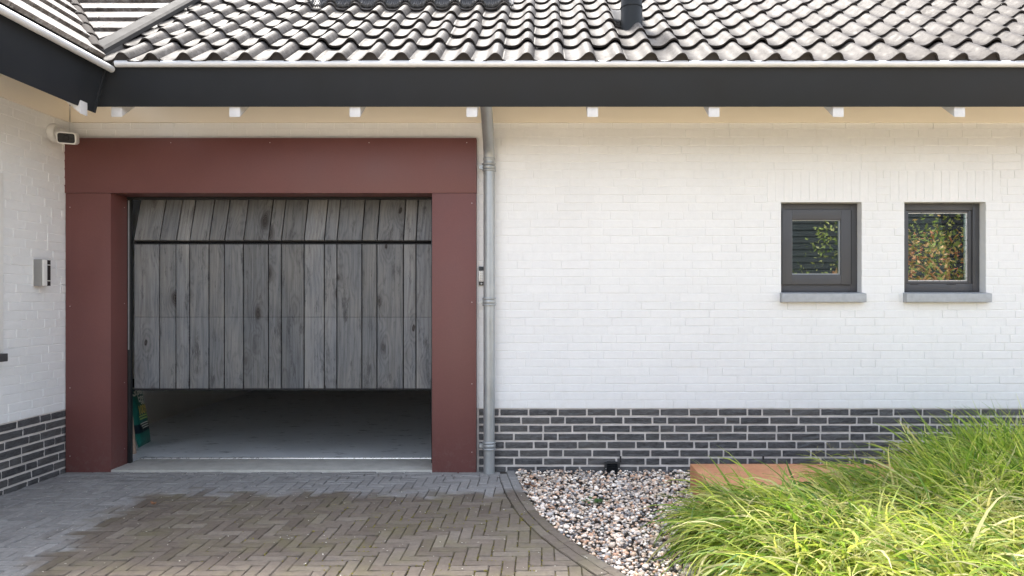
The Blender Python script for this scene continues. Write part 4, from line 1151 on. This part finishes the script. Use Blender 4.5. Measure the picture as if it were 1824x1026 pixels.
def grass_thing(name, label, centres, N, spec, bias, p, nseed, loc, tone=1.0):
    root = tag(empty(name, loc), label, 'ornamental grass')
    V, F, per, P = blades(centres, N, spec, bias)
    npmesh('leaf_blades', V, F, M['blade'], tints(N, per, GREENS, p)*tone, True, root, loc)  # tone lifts the shaded clumps: missing light put into the blade colour
    if nseed:
        V, F = seedheads(centres, nseed, 1.0, bias)
        npmesh('seed_heads', V, F, M['blade'], np.tile(np.array([(.36, .34, .15)]), (len(V), 1)), False, root, loc)
    return root
def spec_arch(n, h, r):
    return (h*rng.uniform(.75, 1.45, n), (1.30-.55*r+rng.normal(0, .2, n)).clip(.35, 1.55), rng.uniform(.16, .42, n), rng.uniform(.008, .018, n))
def spec_up(n, h, r):
    return (h*rng.uniform(.8, 1.4, n), (1.42-.35*r+rng.normal(0, .14, n)).clip(.6, 1.56), rng.uniform(.06, .28, n), rng.uniform(.009, .019, n))
# (x, y, root radius, blade length)
grass_thing('ornamental_grass', 'arching bright green grass clump spilling left over the gravel and steel block',
            [(1.20, -1.8, .26, .44), (1.62, -1.74, .26, .43), (2.05, -1.5, .26, .46), (1.4, -2.05, .26, .46)], 5800, spec_arch, (-.8, -.1), [.16, .24, .27, .18, .09, .06], 50, (1.5, -1.6, 0), 1.12)
grass_thing('ornamental_grass', 'tall upright green grass clump against the dark brick plinth at right',
            [(2.75, -0.98, .26, .50), (3.12, -0.95, .28, .53), (3.5, -1.05, .28, .53), (2.85, -1.4, .26, .46), (2.42, -1.40, .2, .42)], 4400, spec_up, (-.2, -.25), [.18, .28, .28, .16, .04, .06], 20, (2.9, -1.1, 0), 1.5)
grass_thing('ornamental_grass', 'pale yellow green grass in front, lit by the sun at lower right',
            [(1.25, -2.35, .26, .44), (1.7, -2.2, .30, .46), (2.15, -2.1, .30, .48), (2.6, -1.95, .3, .5), (3.0, -1.8, .3, .5), (1.65, -2.65, .3, .46), (2.1, -2.55, .3, .46)], 6600, spec_arch, (-.35, -.35), [.12, .2, .26, .23, .15, .04], 190, (2.0, -2.2, 0))

# weed in the gravel
wd = Vector((0.345, -0.86, 0.0)); V, F = [], []
def leafquad(p, az, el, L, w_):
    d = np.array([math.cos(az)*math.cos(el), math.sin(az)*math.cos(el), math.sin(el)]); s_ = np.array([-math.sin(az), math.cos(az), 0])*w_/2; p = np.array(p)
    k_ = len(V); dn = np.array([0, 0, -L*.15])
    V.extend([p, p+d*L*.45+s_, p+d*L+dn, p+d*L*.45-s_]); F.append((k_, k_+1, k_+2, k_+3))
for i in range(26):
    a_ = random.uniform(0, 6.28); r_ = random.uniform(0, .05)
    leafquad((wd.x+r_*1.4*math.cos(a_), wd.y+r_*math.sin(a_), .004+random.uniform(0, .015)), random.uniform(0, 6.28), random.uniform(.05, .7), random.uniform(.03, .06), random.uniform(.012, .022))
o = npmesh('weed', V, F, M['weed'], smooth=False, loc=wd); tag(o, 'small green weed growing in the middle of the gravel', 'weed')
# dry leaves by the edging
for (x_, y_, lab) in ((-0.10, -0.47, 'curled brown dry leaf on the gravel nearest the driveway edging'), (-0.055, -0.52, 'curled brown dry leaf on the gravel, nearer the camera of the pair'), (-2.42, -0.93, 'lone orange dry leaf lying on the brown pavers at left')):
    mb = MB(); a_ = random.uniform(0, 6.28); n = 7; pv = []
    for i in range(n):
        t = i/(n-1); w_ = .013*math.sin(math.pi*(.08+.86*t)); c = Vector((x_+math.cos(a_)*.05*(t-.5), y_+math.sin(a_)*.05*(t-.5), .012+.012*(2*t-1)**2)); s_ = Vector((-math.sin(a_), math.cos(a_), 0))
        pv += [c-s_*w_+Vector((0, 0, .009)), c, c+s_*w_+Vector((0, 0, .008))]
    mb.add(pv, [(3*i+j, 3*i+j+1, 3*i+j+4, 3*i+j+3) for i in range(n-1) for j in range(2)])
    o = mb.build('dry_leaf', M['leafbrown'], None, loc=(x_, y_, 0), smooth=True); tag(o, lab, 'leaf')
    md = o.modifiers.new('thick', 'SOLIDIFY'); md.thickness = .0008
# fallen petals, seeds and crumbs on the paving
V, F = [], []
for i in range(420):
    x_ = random.uniform(-3.4, 0.3); y_ = -random.uniform(.08, 2.4)
    if x_ > edge_at(y_)-.02: continue
    leafquad((x_, y_, .003), random.uniform(0, 6.28), random.uniform(0, .5), random.uniform(.005, .016), random.uniform(.004, .009))
tag(npmesh('fallen_petals', V, F, M['petal'], smooth=False), kind='stuff')
# moss tufts in the joints
V, F = [], []
for i in range(6500):
    p = random.choice(pavers); a_, b_ = random.choice(list(zip(p, p[1:]+p[:1]))); t = random.random()
    x_, y_ = a_[0]+(b_[0]-a_[0])*t, a_[1]+(b_[1]-a_[1])*t
    if y_ > -.75-random.random()*.5 or x_ < -1.9+random.random()*1.2 or noise.noise((x_*2.2, y_*2.2, 3)) < -.12: continue
    for q in range(3): leafquad((x_+random.gauss(0, .003), y_+random.gauss(0, .003), -.006), random.uniform(0, 6.28), random.uniform(.3, 1.2), random.uniform(.007, .016), .008)
tag(npmesh('moss', V, F, basic('joint_moss', (.21, .18, .035), .9, var=.4, scale=40), smooth=False), kind='stuff')

# ---------------------------------------------------------------- garden behind the camera, seen only in the panes
def shrub(name, label, loc, h, r, cols, p, N, lw):
    root = tag(empty(name, loc), label, 'shrub'); L = Vector(loc)
    tr = MB(); tr.tube([L, L+Vector((.05, 0, h*.35)), L+Vector((.0, .08, h*.7))], [.06, .05, .02], 8)
    for i in range(7):
        a_ = i*.9; st_ = L+Vector((0, 0, h*(.3+.05*i))); tr.tube([st_, st_+Vector((math.cos(a_)*r*.5, math.sin(a_)*r*.5, h*.12)), st_+Vector((math.cos(a_)*r*.9, math.sin(a_)*r*.9, h*.14))], [.025, .016, .006], 6)
    tr.build('trunk', M['leafbrown'], root, smooth=True)
    nc = 26; cc_ = rng.normal(0, 1, (nc, 3)); cc_ /= np.linalg.norm(cc_, axis=1)[:, None]; cc_ *= rng.uniform(.35, 1, (nc, 1)); cc_ *= np.array([r, r, h*.42]); cc_[:, 2] += h*.62
    ci = rng.integers(0, nc, N); P = cc_[ci]+rng.normal(0, 1, (N, 3))*np.array([r*.17, r*.17, h*.06])+np.array(loc)
    d = rng.normal(0, 1, (N, 3)); d /= np.linalg.norm(d, axis=1)[:, None]; s_ = np.cross(d, rng.normal(0, 1, (N, 3))); s_ /= np.linalg.norm(s_, axis=1)[:, None]
    ln = rng.uniform(.6, 1.3, (N, 1))*lw
    V = np.stack([P, P+d*ln*.45+s_*ln*.22, P+d*ln, P+d*ln*.45-s_*ln*.22], 1).reshape(-1, 3); F = np.arange(len(V)).reshape(-1, 4)
    npmesh('crown', V, F, M['leaf'], tints(N, 4, cols, p), False, root, loc)
RED = [(.36, .14, .08), (.3, .2, .08), (.16, .2, .06), (.48, .3, .17)]; YG = [(.16, .2, .05), (.22, .25, .08), (.08, .12, .03), (.3, .3, .12)]
shrub('maple_shrub', 'low russet leaved shrub reflected in the fixed window pane', (6.35, -6.3, 0), 2.35, .8, RED, [.25, .3, .25, .2], 1900, .085)
shrub('garden_shrub', 'loose yellow green shrub reflected in the opening window', (5.0, -6.7, 0), 2.55, .62, YG, [.35, .25, .25, .15], 700, .085)
shrub('garden_shrub', 'tall yellow green shrub reflected high in the fixed window pane', (7.4, -7.4, 0), 3.1, .8, YG, [.3, .2, .35, .15], 1100, .085)
# dark boarded shed behind them
shed = tag(empty('garden_shed', (6, -9.5, 0)), 'dark boarded garden shed reflected in the window panes', 'shed')
mb = MB(); mb.box(1.0, 12, -11.5, -9.5, 0, 3.6); mb.build('wall', basic('dark_stained_board', (.012, .016, .015), .8), shed)
for i in range(26):
    z_ = .02+i*.138; mb = MB(); mb.prism([(1.0, -9.499, z_), (1.0, -9.47, z_), (1.0, -9.485, z_+.134), (1.0, -9.499, z_+.134)], (11, 0, 0)); mb.build('board', M['fascia'], shed)
